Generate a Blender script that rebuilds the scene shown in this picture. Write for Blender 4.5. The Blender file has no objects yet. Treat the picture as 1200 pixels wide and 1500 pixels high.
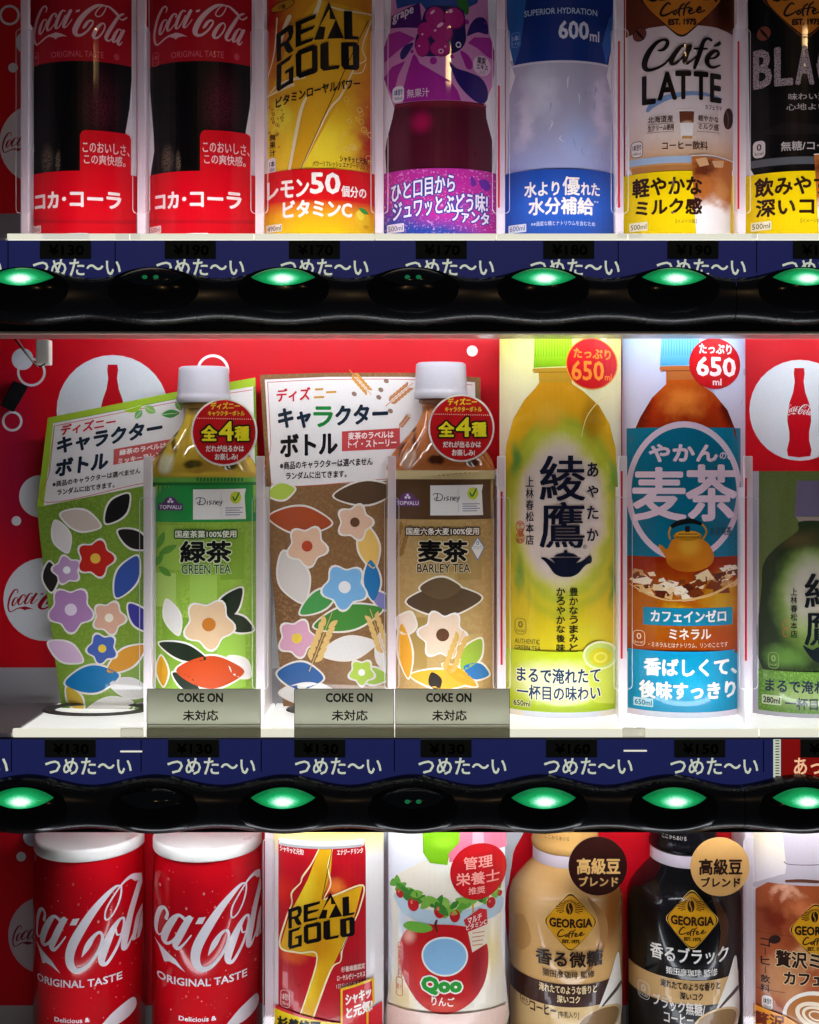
import bpy, bmesh, math, random
from mathutils import Vector
from mathutils.geometry import tessellate_polygon
random.seed(7)
C = bpy.context.scene
COL = C.collection
S = 0.0004            # one unit of layout = 0.4 mm (a picture pixel on the front plane of the machine)
D = 2000.0            # camera distance to the front plane, same unit
EX, EY = 600.0, 690.0 # the optical axis

# ------------------------------------------------------------------ camera, world, exposure
cam = bpy.data.cameras.new('camera'); co = bpy.data.objects.new('camera', cam); COL.objects.link(co)
co.location = (0, -D * S, 0); co.rotation_euler = (math.radians(90), 0, 0)
cam.sensor_fit = 'HORIZONTAL'; cam.sensor_width = 36.0; cam.lens = 36.0 * D / 1200.0
cam.shift_y = -60.0 / 1200.0; cam.clip_start = 0.01; cam.clip_end = 50
C.camera = co
wd = bpy.data.worlds.new('World'); C.world = wd; wd.use_nodes = True
wd.node_tree.nodes['Background'].inputs[0].default_value = (0.75, 0.8, 1.0, 1)
wd.node_tree.nodes['Background'].inputs[1].default_value = 0.055
C.view_settings.view_transform = 'Standard'; C.view_settings.look = 'None'
C.view_settings.exposure = 0.0; C.view_settings.gamma = 1.0
try: C.view_settings.use_curve_mapping = False
except Exception: pass
LAMP_TOP, LAMP_LOW = 55.0, 30.0
C.cycles.max_bounces = 8; C.cycles.transparent_max_bounces = 16
C.cycles.caustics_reflective = False; C.cycles.caustics_refractive = False

# a warm street lamp across the road, mirrored as thin streaks in the curved glossy sheets
for nm, loc, sz, pw in (('street_lamp', (-0.25, -2.9, 0.80), (0.022, 0.12), 1.5), ('street_lamp', (0.72, -2.9, 1.15), (0.022, 0.10), 1.2)):
    l = bpy.data.lights.new(nm, 'AREA'); l.shape = 'RECTANGLE'; l.size, l.size_y = sz; l.energy = pw; l.color = (1.0, 0.62, 0.28)
    o = bpy.data.objects.new(nm, l); COL.objects.link(o); o.location = loc
    o.rotation_euler = (Vector((0, 0, 0.1)) - Vector(loc)).to_track_quat('-Z', 'Y').to_euler()

# ------------------------------------------------------------------ materials
def lin(h):
    h = h.lstrip('#'); r = []
    for i in (0, 2, 4):
        c = int(h[i:i + 2], 16) / 255.0
        r.append(c / 12.92 if c <= 0.04045 else ((c + 0.055) / 1.055) ** 2.4)
    return tuple(r) + (1.0,)
MATS = {}
def new_mat(key):
    m = bpy.data.materials.new(key); m.use_nodes = True; MATS[key] = m
    return m, m.node_tree, m.node_tree.nodes['Principled BSDF']
def mixc(nt, fac, a, b, mode='MIX'):
    n = nt.nodes.new('ShaderNodeMix'); n.data_type = 'RGBA'; n.blend_type = mode
    for i, v in ((0, fac), (6, a), (7, b)):
        if hasattr(v, 'is_linked') or hasattr(v, 'links'): nt.links.new(v, n.inputs[i])
        else: n.inputs[i].default_value = v
    return n.outputs[2]
def noise(nt, vec, scale, detail=3):
    n = nt.nodes.new('ShaderNodeTexNoise'); n.inputs['Scale'].default_value = scale; n.inputs['Detail'].default_value = detail
    if vec is not None: nt.links.new(vec, n.inputs['Vector'])
    return n
def maprange(nt, v, a, b, c=0.0, d=1.0, smooth=False):
    n = nt.nodes.new('ShaderNodeMapRange'); n.clamp = True
    if smooth: n.interpolation_type = 'SMOOTHSTEP'
    nt.links.new(v, n.inputs[0])
    for i, x in ((1, a), (2, b), (3, c), (4, d)): n.inputs[i].default_value = x
    return n.outputs[0]
def uvnode(nt):
    n = nt.nodes.new('ShaderNodeUVMap'); n.uv_map = 'UVMap'; return n.outputs[0]
def finish(nt, p, col, rough, var, spec=0.5, coat=0.0):
    """paper grain on the colour, faint smudges in the gloss"""
    t = nt.nodes.new('ShaderNodeTexCoord').outputs['Object']
    n1 = noise(nt, t, 900, 2); n2 = noise(nt, t, 60, 4)
    g = maprange(nt, n1.outputs[0], 0.25, 0.75, 1 - var, 1.0)
    c = mixc(nt, 1.0, col, g, 'MULTIPLY')
    nt.links.new(c, p.inputs['Base Color'])
    nt.links.new(maprange(nt, n2.outputs[0], 0.3, 0.7, rough * 0.9, rough * 1.12), p.inputs['Roughness'])
    p.inputs['Specular IOR Level'].default_value = spec * 0.35
    p.inputs['Coat Weight'].default_value = coat; p.inputs['Coat Roughness'].default_value = 0.035
def M(h, rough=0.32, var=0.06, coat=0.0, spec=0.5):
    if not isinstance(h, str): return h
    if h in MATS: return MATS[h]
    m, nt, p = new_mat(h)
    rgb = nt.nodes.new('ShaderNodeRGB'); rgb.outputs[0].default_value = lin(h)
    finish(nt, p, rgb.outputs[0], rough, var, spec, coat or 0.25)
    return m
def PM(key, h, rough, spec=0.5, var=0.05, coat=0.001):
    m, nt, p = new_mat(key)
    rgb = nt.nodes.new('ShaderNodeRGB'); rgb.outputs[0].default_value = lin(h)
    finish(nt, p, rgb.outputs[0], rough, var, spec, coat)
    return m
def BM(key, base, blobs=(), amp=0.0, nscale=3.0, rough=0.3, ramp=None, axis=1, speck=None, coat=0.25):
    """printed picture: base colour or ramp along an axis (layout units), soft elliptical patches, optional ink speckle"""
    m, nt, p = new_mat(key)
    uv = uvnode(nt)
    if amp:
        n = noise(nt, uv, nscale, 4)
        s = nt.nodes.new('ShaderNodeVectorMath'); s.operation = 'SUBTRACT'; nt.links.new(n.outputs['Color'], s.inputs[0]); s.inputs[1].default_value = (.5, .5, .5)
        q = nt.nodes.new('ShaderNodeVectorMath'); q.operation = 'SCALE'; nt.links.new(s.outputs[0], q.inputs[0]); q.inputs['Scale'].default_value = amp / 50.0
        a = nt.nodes.new('ShaderNodeVectorMath'); a.operation = 'ADD'; nt.links.new(uv, a.inputs[0]); nt.links.new(q.outputs[0], a.inputs[1])
        uv = a.outputs[0]
    if ramp:
        sx = nt.nodes.new('ShaderNodeSeparateXYZ'); nt.links.new(uv, sx.inputs[0])
        lo, hi = ramp[0][0], ramp[-1][0]
        f = maprange(nt, sx.outputs[axis], lo / 100.0, hi / 100.0)
        r = nt.nodes.new('ShaderNodeValToRGB'); nt.links.new(f, r.inputs[0])
        while len(r.color_ramp.elements) < len(ramp): r.color_ramp.elements.new(0.5)
        for e, (pp, hh) in zip(r.color_ramp.elements, ramp):
            e.position = (pp - lo) / (hi - lo); e.color = lin(hh)
        col = r.outputs[0]
    else:
        g = nt.nodes.new('ShaderNodeRGB'); g.outputs[0].default_value = lin(base); col = g.outputs[0]
    for (x, y, rx, ry, hh, soft) in blobs:
        s = nt.nodes.new('ShaderNodeVectorMath'); s.operation = 'SUBTRACT'; nt.links.new(uv, s.inputs[0]); s.inputs[1].default_value = (x / 100., y / 100., 0)
        q = nt.nodes.new('ShaderNodeVectorMath'); q.operation = 'MULTIPLY'; nt.links.new(s.outputs[0], q.inputs[0]); q.inputs[1].default_value = (100. / rx, 100. / ry, 0)
        l = nt.nodes.new('ShaderNodeVectorMath'); l.operation = 'LENGTH'; nt.links.new(q.outputs[0], l.inputs[0])
        f = maprange(nt, l.outputs['Value'], 1.0, 1.0 - soft, 0, 1, True)
        col = mixc(nt, f, col, lin(hh))
    if speck:
        n = noise(nt, uv, speck[0], 5)
        col = mixc(nt, maprange(nt, n.outputs[0], speck[1], speck[2]), col, lin(speck[3]))
    finish(nt, p, col, rough, 0.05, 0.5, coat)
    return m
def EM(key, h, strength, base='#000000', rough=0.3):
    m, nt, p = new_mat(key)
    p.inputs['Base Color'].default_value = lin(base); p.inputs['Roughness'].default_value = rough
    p.inputs['Emission Color'].default_value = lin(h); p.inputs['Emission Strength'].default_value = strength
    return m
def CLEAR(key, tint, fac, rough=0.08, milk=0.0, milkcol='#ffffff'):
    m, nt, p = new_mat(key)
    out = nt.nodes['Material Output']
    t = nt.nodes.new('ShaderNodeBsdfTransparent'); t.inputs[0].default_value = lin(tint)
    g = nt.nodes.new('ShaderNodeBsdfGlossy'); g.inputs['Roughness'].default_value = rough
    mx = nt.nodes.new('ShaderNodeMixShader'); mx.inputs[0].default_value = fac
    nt.links.new(t.outputs[0], mx.inputs[1]); nt.links.new(g.outputs[0], mx.inputs[2])
    last = mx.outputs[0]
    if milk:
        d = nt.nodes.new('ShaderNodeBsdfDiffuse'); d.inputs[0].default_value = lin(milkcol)
        tr = nt.nodes.new('ShaderNodeBsdfTranslucent'); tr.inputs[0].default_value = lin(milkcol)
        a = nt.nodes.new('ShaderNodeMixShader'); a.inputs[0].default_value = 0.5
        nt.links.new(d.outputs[0], a.inputs[1]); nt.links.new(tr.outputs[0], a.inputs[2])
        b = nt.nodes.new('ShaderNodeMixShader'); b.inputs[0].default_value = milk
        nt.links.new(last, b.inputs[1]); nt.links.new(a.outputs[0], b.inputs[2]); last = b.outputs[0]
    nt.links.new(last, out.inputs['Surface'])
    return m

# ------------------------------------------------------------------ places
def W(px, py, d):
    k = 1 + d / D
    return Vector(((px - EX) * k * S, d * S, -(py - EY) * k * S))
def thing(name, label, cat, loc, group=None):
    o = bpy.data.objects.new(name, None); COL.objects.link(o); o.empty_display_size = 0.02
    o.location = loc; o['label'] = label; o['category'] = cat
    if group: o['group'] = group
    return o
def link(name, me, parent=None, label=None):
    o = bpy.data.objects.new(name, me); COL.objects.link(o)
    if parent is not None:
        o.parent = parent; me.transform(__import__('mathutils').Matrix.Translation(-parent_loc(parent)))
    if label: o['label'] = label
    return o
def parent_loc(p):
    v = Vector(p.location)
    while p.parent is not None:
        p = p.parent; v = v + Vector(p.location)
    return v
def solid(name, verts, faces, mat, parent, smooth=False, bevel=0, label=None, mats=None, fm=None):
    me = bpy.data.meshes.new(name); me.from_pydata([tuple(v) for v in verts], [], faces)
    for m in (mats or [mat]): me.materials.append(M(m))
    if fm:
        for p, i in zip(me.polygons, fm): p.material_index = i
    bm = bmesh.new(); bm.from_mesh(me)
    bmesh.ops.recalc_face_normals(bm, faces=bm.faces)
    if bevel: bmesh.ops.bevel(bm, geom=bm.edges[:], offset=bevel * S, segments=2, affect='EDGES', profile=0.5)
    bm.to_mesh(me); bm.free()
    if smooth:
        for p in me.polygons: p.use_smooth = True
    return link(name, me, parent, label)
def box(name, x0, y0, x1, y1, d0, d1, mat, parent, bevel=0, label=None):
    a = W(x0, y0, d0); b = W(x1, y1, d0); v = []
    for d in (d0, d1):
        for (x, z) in ((a.x, a.z), (b.x, a.z), (b.x, b.z), (a.x, b.z)): v.append((x, d * S, z))
    f = [(0, 1, 2, 3), (7, 6, 5, 4), (0, 4, 5, 1), (1, 5, 6, 2), (2, 6, 7, 3), (3, 7, 4, 0)]
    return solid(name, v, f, mat, parent, bevel=bevel, label=label)

# ------------------------------------------------------------------ surfaces that carry print
class Flat:
    step = None; ystep = None
    def __init__(s, d, tilt=None): s.d = d; s.tilt = tilt
    def depth(s, X, y): return s.d + (s.tilt * (y - EY) if s.tilt else 0)
    def at(s, px, py, off):
        d = s.depth(0, py) - off
        return W(px, py, d)
class Sheet:
    ystep = None
    def __init__(s, cx, hw, d, sag, step=8, yexact=False):
        s.d, s.sag, s.step = d, sag, step; s.hw = hw * (1 + (d + sag) / D)
        s.R = (s.hw ** 2 + sag ** 2) / (2 * sag); s.cx = (cx - EX) * (1 + (d + sag) / D); s.x0 = cx; s.yexact = yexact
    def depth(s, X):
        t = min(abs(X - s.cx), s.R * 0.97)
        return s.d + s.R - math.sqrt(s.R * s.R - t * t)
    def at(s, px, py, off):
        d = s.d + s.sag * 0.5
        for _ in range(30):
            d = 0.5 * d + 0.5 * s.depth((px - EX) * (1 + d / D))
        k = 1 + (d if s.yexact else s.d) / D
        return Vector(((px - EX) * (1 + d / D) * S, (d - off) * S, -(py - EY) * k * S))
class Shell:
    """half-round display dummy: profile of (py, half width), semi-elliptic section"""
    def __init__(s, cx, prof, daxis, ratio=1.0, step=6, ystep=None):
        s.prof, s.da, s.ratio, s.step, s.ystep = prof, daxis, ratio, step, ystep
        s.k = 1 + daxis / D; s.cx = (cx - EX) * s.k; s.x0 = cx
        s.flute = None; s.hmax = max(h for _, h in prof); s.df = daxis - ratio * s.hmax * s.k
        s.kf = 1 + s.df / D
    def hw(s, py):
        p = s.prof
        if py <= p[0][0]: return p[0][1]
        for (a, ha), (b, hb) in zip(p, p[1:]):
            if py <= b: return ha + (hb - ha) * (py - a) / max(b - a, 1e-6)
        return p[-1][1]
    def depth(s, X, py):
        h = s.hw(py) * s.k; t = min(abs(X - s.cx) / h, 0.985)
        return s.da - s.ratio * h * math.sqrt(1 - t * t)
    def at(s, px, py, off):
        d = s.df
        for _ in range(40): d = 0.6 * d + 0.4 * s.depth((px - EX) * (1 + d / D), py)
        X = (px - EX) * (1 + d / D); h = s.hw(py) * s.k
        X = max(s.cx - h * .985, min(s.cx + h * .985, X)); d = s.depth(X, py)
        t = (X - s.cx) / h
        return Vector(((X + off * t) * S, (d - off * math.sqrt(max(0.0, 1 - t * t))) * S, -(py - EY) * s.kf * S))
    def body(s, name, mat, parent, y0=None, y1=None, n=40, cap=True, label=None, sub=4, mats=None, fmfn=None, uvs=True):
        ys = [y for y, _ in s.prof]; rows = []
        for a, b in zip(ys, ys[1:]):
            m = max(1, int(abs(b - a) / sub)) if abs(s.hw(a) - s.hw(b)) > 0.5 else 1
            rows += [a + (b - a) * i / m for i in range(m)]
        rows.append(ys[-1])
        rows = sorted({r for r in rows if (y0 is None or r >= y0) and (y1 is None or r <= y1)} | {v for v in (y0, y1) if v is not None})
        V, F, U = [], [], []
        for y in rows:
            h = s.hw(y) * s.k
            for i in range(n + 1):
                th = -math.pi / 2 + math.pi * i / n; h = s.hw(y) * s.k
                if s.flute and s.flute[0] < y < s.flute[1]: h *= 1 - s.flute[2] * math.sin(math.pi * (y - s.flute[0]) / (s.flute[1] - s.flute[0])) ** .6 * (1 - abs(math.sin(s.flute[3] * th)) ** .7)
                V.append(((s.cx + h * math.sin(th)) * S, (s.da - s.ratio * h * math.cos(th)) * S, -(y - EY) * s.kf * S))
                U.append(((s.x0 + s.hw(y) * math.sin(th)) / 100., y / 100.))
        w = n + 1
        for r in range(len(rows) - 1):
            for i in range(n): F.append((r * w + i, (r + 1) * w + i, (r + 1) * w + i + 1, r * w + i + 1))
        nside = len(F)
        if cap:
            F.append(tuple(range(w))); F.append(tuple((len(rows) - 1) * w + i for i in reversed(range(w))))
            for r in range(len(rows) - 1): F.append((r * w, r * w + n, (r + 1) * w + n, (r + 1) * w))
        me = bpy.data.meshes.new(name); me.from_pydata(V, [], F); me.materials.append(M(mat))
        uv = me.uv_layers.new(name='UVMap')
        for l in me.loops: uv.data[l.index].uv = U[l.vertex_index]
        for i, p in enumerate(me.polygons): p.use_smooth = i < nside
        return link(name, me, parent, label)

# ------------------------------------------------------------------ print: polygons, strokes and writing laid on a surface
GLY = {}
def glyphs(s, res=2):
    if (s, res) in GLY: return GLY[(s, res)]
    c = bpy.data.curves.new('writing', 'FONT'); c.body = s; c.size = 1; c.resolution_u = res
    o = bpy.data.objects.new('writing', c); COL.objects.link(o)
    dg = bpy.context.evaluated_depsgraph_get(); dg.update()
    me = bpy.data.meshes.new_from_object(o.evaluated_get(dg))
    v = [(p.co.x, p.co.y) for p in me.vertices]; f = [tuple(p.vertices) for p in me.polygons]
    bpy.data.objects.remove(o); bpy.data.curves.remove(c); bpy.data.meshes.remove(me)
    x0 = min(p[0] for p in v); x1 = max(p[0] for p in v); y0 = min(p[1] for p in v); y1 = max(p[1] for p in v)
    GLY[(s, res)] = ([((x - x0) / (x1 - x0), (y1 - y) / max(y1 - y0, 1e-6)) for x, y in v], f)
    return GLY[(s, res)]
def spline(pts, n=6, closed=False):
    P = list(pts); out = []; m = len(P)
    for i in range(m if closed else m - 1):
        if closed: a, b, c, d = P[i - 1], P[i], P[(i + 1) % m], P[(i + 2) % m]
        else: a, b, c, d = P[max(i - 1, 0)], P[i], P[i + 1], P[min(i + 2, m - 1)]
        for k in range(n):
            t = k / n
            out.append(tuple(0.5 * (2 * q + (r - p) * t + (2 * p - 5 * q + 4 * r - w) * t * t + (3 * q - p - 3 * r + w) * t ** 3) for p, q, r, w in zip(a, b, c, d)))
    if not closed: out.append(tuple(P[-1]))
    return out
GAP = 0.16
class Art:
    def __init__(s, surf):
        s.surf = surf; s.bm = bmesh.new(); s.mats = []; s.tf = None; s.o = (0, 0, 1, 1); s.micro = 0
    def Z(s, ox=0, oy=0, k=1.0, ky=None): s.o = (ox, oy, k, ky or k); return s
    def mi(s, m):
        m = M(m)
        if m not in s.mats: s.mats.append(m)
        return s.mats.index(m)
    def p(s, x, y):
        ox, oy, k, ky = s.o; x = x / k + ox; y = y / ky + oy
        return s.tf(x, y) if s.tf else (x, y)
    def raw(s, V, F, m, lay):
        i = s.mi(m); s.micro = (s.micro + 1) % 40; z = lay + s.micro * 0.004
        vs = [s.bm.verts.new((x, y, z)) for x, y in V]
        for f in F:
            try: fc = s.bm.faces.new([vs[j] for j in f]); fc.material_index = i
            except ValueError: pass
    def P(s, m, pts, lay=2, holes=(), smooth=False, n=6):
        loops = [spline(l, n, True) if smooth else list(l) for l in [pts] + list(holes)]
        loops = [[s.p(*q) for q in l] for l in loops]
        tris = tessellate_polygon([[Vector((x, y, 0)) for x, y in l] for l in loops])
        flat = [q for l in loops for q in l]
        s.raw(flat, tris, m, lay); return s
    def SM(s, m, pts, lay=2, holes=(), n=6): return s.P(m, pts, lay, holes, True, n)
    def S(s, m, pts, lay=3, n=6, close=False):
        q = spline(pts, n) if len(pts) > 2 else list(pts); L = []; R = []
        for i, (x, y, w) in enumerate(q):
            a = q[max(i - 1, 0)]; b = q[min(i + 1, len(q) - 1)]
            dx, dy = b[0] - a[0], b[1] - a[1]; l = math.hypot(dx, dy) or 1
            L.append((x - dy / l * w / 2, y + dx / l * w / 2)); R.append((x + dy / l * w / 2, y - dx / l * w / 2))
        V = [s.p(*v) for v in L + R]; k = len(L)
        i0 = s.mi(m); s.micro = (s.micro + 1) % 40
        z = lay + s.micro * 0.004
        vs = [s.bm.verts.new((x, y, z + (j % k) * 0.0015)) for j, (x, y) in enumerate(V)]
        for j in range(k - 1):
            f = s.bm.faces.new((vs[j], vs[j + 1], vs[k + j + 1], vs[k + j])); f.material_index = i0
        # round ends
        for (x, y, w), zz in ((q[0], 0), (q[-1], k * 0.0015)):
            c = [s.p(x + math.cos(a * math.pi / 5) * w / 2, y + math.sin(a * math.pi / 5) * w / 2) for a in range(10)]
            f = s.bm.faces.new([s.bm.verts.new((u, v, z + zz + 0.002)) for u, v in c]); f.material_index = i0
        return s
    def E(s, m, x, y, rx, ry=None, lay=2, rot=0, n=36, hole=None):
        ry = ry or rx; c, d = math.cos(rot), math.sin(rot)
        def ring(a, b): return [(x + a * math.cos(t) * c - b * math.sin(t) * d, y + a * math.cos(t) * d + b * math.sin(t) * c) for t in (2 * math.pi * i / n for i in range(n))]
        return s.P(m, ring(rx, ry), lay, [ring(*hole)] if hole else ())
    def rr(s, x0, y0, x1, y1, r):
        if r <= 0: return [(x0, y0), (x1, y0), (x1, y1), (x0, y1)]
        o = []
        for cx, cy, a in ((x1 - r, y0 + r, -90), (x1 - r, y1 - r, 0), (x0 + r, y1 - r, 90), (x0 + r, y0 + r, 180)):
            for i in range(5):
                t = math.radians(a + 22.5 * i); o.append((cx + r * math.cos(t), cy + r * math.sin(t)))
        return o
    def R(s, m, x0, y0, x1, y1, lay=2, r=0, frame=None):
        h = [s.rr(x0 + frame, y0 + frame, x1 - frame, y1 - frame, max(r - frame, 0))] if frame else ()
        return s.P(m, s.rr(x0, y0, x1, y1, r), lay, h)
    def T(s, m, txt, x0, y0, x1, y1, lay=6, b=0.0, sl=0.0, it=0.0, out=None, ow=1.5, res=2, bx=None):
        b = b * 0.62; bx = bx * 0.8 if bx is not None else None
        """writing fitted to a box; b = added weight, sl = rise of the line, it = italic, out = outline colour"""
        gv, gf = glyphs(txt, res); xm = (x0 + x1) / 2
        def put(mm, rx, ry, n, ly):
            offs = [(0, 0)] + [(rx * math.cos(2 * math.pi * (i + .5) / n), ry * math.sin(2 * math.pi * (i + .5) / n)) for i in range(n)] if n else [(0, 0)]
            for ox, oy in offs:
                V = []
                for u, v in gv:
                    x = x0 + rxp + (x1 - x0 - 2 * rxp) * u; y = y0 + ryp + (y1 - y0 - 2 * ryp) * v
                    x += it * (y1 - y); y += sl * (x - xm)
                    V.append(s.p(x + ox, y + oy))
                s.raw(V, gf, mm, ly)
        rb = bx if bx is not None else b
        rxp, ryp = rb, b
        if out: put(out, rb + ow, b + ow, 12, lay - 1)
        put(m, rb, b, (0 if b < 0.12 else 4 if b < 0.7 else 6 if b < 1.6 else 8), lay)
        return s
    def V(s, m, txt, x0, y0, x1, y1, lay=6, b=0.0, **k):
        n = len(txt); h = (y1 - y0) / n
        for i, ch in enumerate(txt):
            pad = 0.06 * h
            if ch == 'ー': s.R(m, (x0 + x1) / 2 - .6, y0 + i * h + pad * 2, (x0 + x1) / 2 + .6, y0 + (i + 1) * h - pad * 2, lay); continue
            s.T(m, ch, x0, y0 + i * h + pad, x1, y0 + (i + 1) * h - pad, lay, b, **k)
        return s
    def build(s, name, parent=None, label=None, thick=0):
        bm, sf = s.bm, s.surf
        if sf.step:
            xs = [v.co.x for v in bm.verts]; a, b = min(xs), max(xs); st = sf.step
            k = math.ceil((a - sf.x0) / st)
            while sf.x0 + k * st < b:
                bmesh.ops.bisect_plane(bm, geom=bm.verts[:] + bm.edges[:] + bm.faces[:], plane_co=(sf.x0 + k * st, 0, 0), plane_no=(1, 0, 0), dist=1e-4); k += 1
        if getattr(sf, 'ystep', None):
            ys = [v.co.y for v in bm.verts]; a, b = min(ys), max(ys); st = sf.ystep; k = math.ceil(a / st)
            while k * st < b:
                bmesh.ops.bisect_plane(bm, geom=bm.verts[:] + bm.edges[:] + bm.faces[:], plane_co=(0, k * st, 0), plane_no=(0, 1, 0), dist=1e-4); k += 1
        uvl = bm.loops.layers.uv.new('UVMap')
        for f in bm.faces:
            for l in f.loops: l[uvl].uv = (l.vert.co.x / 100., l.vert.co.y / 100.)
        for v in bm.verts: v.co = sf.at(v.co.x, v.co.y, v.co.z * GAP)
        bm.normal_update()
        cam_p = Vector((0, -D * S, 0))
        bmesh.ops.reverse_faces(bm, faces=[f for f in bm.faces if f.normal.dot(cam_p - f.calc_center_median()) < 0])
        me = bpy.data.meshes.new(name); bm.to_mesh(me); bm.free()
        for m in s.mats: me.materials.append(m)
        return link(name, me, parent, label)

# ------------------------------------------------------------------ shared artwork
SCRIPT = [ # hand-lettered cola script, traced as strokes (x, y, width)
 [(196,100,10),(207,65,14),(190,35,16),(160,50,24),(128,105,28),(100,175,28),(82,255,26),(74,330,22),(82,395,20),(102,428,18),(140,412,16),(185,380,18),(235,356,18)],
 [(205,185,10),(185,178,12),(160,200,22),(140,250,30),(130,300,26),(140,325,18),(165,300,14),(190,250,12),(205,205,12),(205,185,8)],
 [(300,165,16),(305,140,14),(285,130,16),(255,155,26),(225,215,32),(210,265,28),(215,300,20),(245,290,14),(280,250,10),(310,215,8)],
 [(400,115,12),(375,105,16),(345,140,28),(315,210,34),(300,265,28),(305,292,18),(335,275,14),(370,220,12),(400,160,12)],
 [(455,112,34),(425,170,36),(395,235,36),(382,275,28),(395,288,16),(425,265,10),(470,205,8)],
 [(830,45,12),(775,38,22),(710,60,36),(630,120,46),(560,200,56),(515,280,60),(500,335,54),(520,372,36),(570,370,26),(630,325,22),(675,265,20),(690,225,18),(665,212,20),(630,235,30),(600,280,30),(580,300,6)],
 [(830,45,10),(810,100,12),(775,150,12),(735,165,12),(715,140,12),(740,90,12),(790,45,12),(850,45,18),(900,75,26),(945,115,30)],
 [(810,240,14),(790,232,16),(755,260,30),(715,320,40),(695,370,40),(710,398,24),(750,380,18),(795,320,16),(815,265,14),(810,240,10)],
 [(1010,95,16),(960,130,26),(900,230,36),(845,330,40),(825,385,34),(845,412,20),(880,390,12),(920,330,10)],
 [(955,150,10),(1000,160,16),(1042,125,14)],
 [(985,275,14),(960,270,16),(930,310,28),(900,380,34),(900,415,20),(930,400,14),(970,330,12),(985,290,12)],
 [(1010,275,28),(980,340,32),(950,410,32),(965,438,16),(995,400,8)]]
def cola_script(a, m, x0, y0, x1, y1, lay=5, n=5):
    a.Z(x0 - 66 * (x1 - x0) / 984., y0 - 20 * (y1 - y0) / 430., 984. / (x1 - x0), 430. / (y1 - y0))
    for st in SCRIPT: a.S(m, st, lay, n)
    a.P(m, [(200,372),(250,345),(300,333),(350,348),(420,385),(375,380),(335,385),(315,392),(298,408),(283,390),(240,372)], lay)
    a.P(m, [(512,108),(555,98),(545,122),(508,130)], lay)
    a.Z()
def gold_logo(a, ink, bolt, ox, oy, k, ky=None, lay=6):
    a.Z(ox, oy, k, ky)
    a.P(ink, [(140,300),(270,225),(310,235),(320,300),(300,370),(270,400),(320,495),(275,522),(245,500),(215,430),(190,445),(190,575),(145,592)], lay, [[(190,330),(260,290),(270,340),(245,380),(190,405)]])
    a.P(ink, [(340,205),(555,130),(545,175),(400,235),(395,290),(545,250),(520,285),(395,340),(395,410),(530,375),(510,412),(340,470)], lay)
    a.P(ink, [(683,0),(840,368),(530,402)], lay + .3)
    a.P(bolt, [(690,80),(590,260),(650,265),(630,395),(665,390),(755,180),(695,180)], lay + 1)
    a.P(ink, [(840,85),(925,75),(930,330),(1000,325),(985,360),(845,375)], lay + .5)
    a.P(ink, [(145,620),(310,530),(280,590),(195,635),(190,840),(270,800),(270,715),(225,730),(235,695),(320,655),(315,830),(270,845),(160,900),(140,860)], lay)
    a.P(ink, [(340,540),(370,500),(520,450),(565,465),(570,720),(540,745),(385,790),(345,760)], lay, [[(400,545),(510,510),(510,690),(400,730)]])
    a.P(ink, [(595,445),(680,415),(685,670),(800,650),(785,690),(630,720),(595,690)], lay)
    a.P(ink, [(810,415),(960,390),(1000,420),(1000,650),(975,680),(840,690),(812,650)], lay, [[(890,445),(930,440),(935,630),(895,640)]])
    a.Z()
def emblem(a, cx, cy, k, fill='#e8a812', ink='#2a1408', halo=None, lay=4):
    """diamond coffee emblem, centre and scale in layout units (drawn 850 wide)"""
    a.Z(cx - 540 / k, cy - 650 / k, k)
    def dia(g): return [(540, 190 - g), (660, 260 - g * .8), (880, 490 - g * .3), (975 + g, 650), (880, 810 + g * .3), (660, 1040 + g * .8), (540, 1115 + g), (420, 1040 + g * .8), (200, 810 + g * .3), (105 - g, 650), (200, 490 - g * .3), (420, 260 - g * .8)]
    if halo: a.SM(halo, dia(22), lay - 1)
    a.SM(ink, dia(8), lay); a.SM(fill, dia(-16), lay + 1)
    for i in range(22):
        t = math.radians(-205 + 230 * i / 21.) if i < 22 else 0
        c, d = math.cos(t), math.sin(t); r0, r1 = 100, (150 if d < -.6 else 190 if abs(d) > .3 else 230)
        x, y = 520, 400
        a.S(ink, [(x + c * r0, y + d * r0 * 1.1, 9), (x + c * r1, y + d * r1 * .9, 15)], lay + 2)
    a.E(ink, 520, 400, 62, 95, lay + 2)
    a.S(fill, [(515, 310, 8), (500, 370, 14), (530, 430, 14), (520, 490, 8)], lay + 3)
    a.T(ink, 'GEORGIA', 165, 565, 920, 730, lay + 3, b=13)
    for st in ([(420,775,14),(390,760,20),(345,800,24),(315,860,24),(340,890,22),(400,875,18),(440,850,14)], [(470,840,18),(450,870,20),(470,885,16),(490,860,16),(470,840,14)],
               [(565,775,16),(530,800,20),(510,860,22),(515,900,18)], [(625,755,16),(585,790,20),(565,850,22),(560,893,18)], [(490,832,12),(625,812,14)],
               [(610,860,14),(650,840,16),(640,820,16),(615,850,20),(630,880,16),(680,860,14)], [(690,850,14),(740,825,16),(735,800,16),(705,830,20),(715,865,16),(785,835,14)]):
        a.S(ink, st, lay + 3)
    a.T(ink, 'EST. 1975', 395, 930, 695, 997, lay + 3, b=7)
    a.Z()
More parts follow.
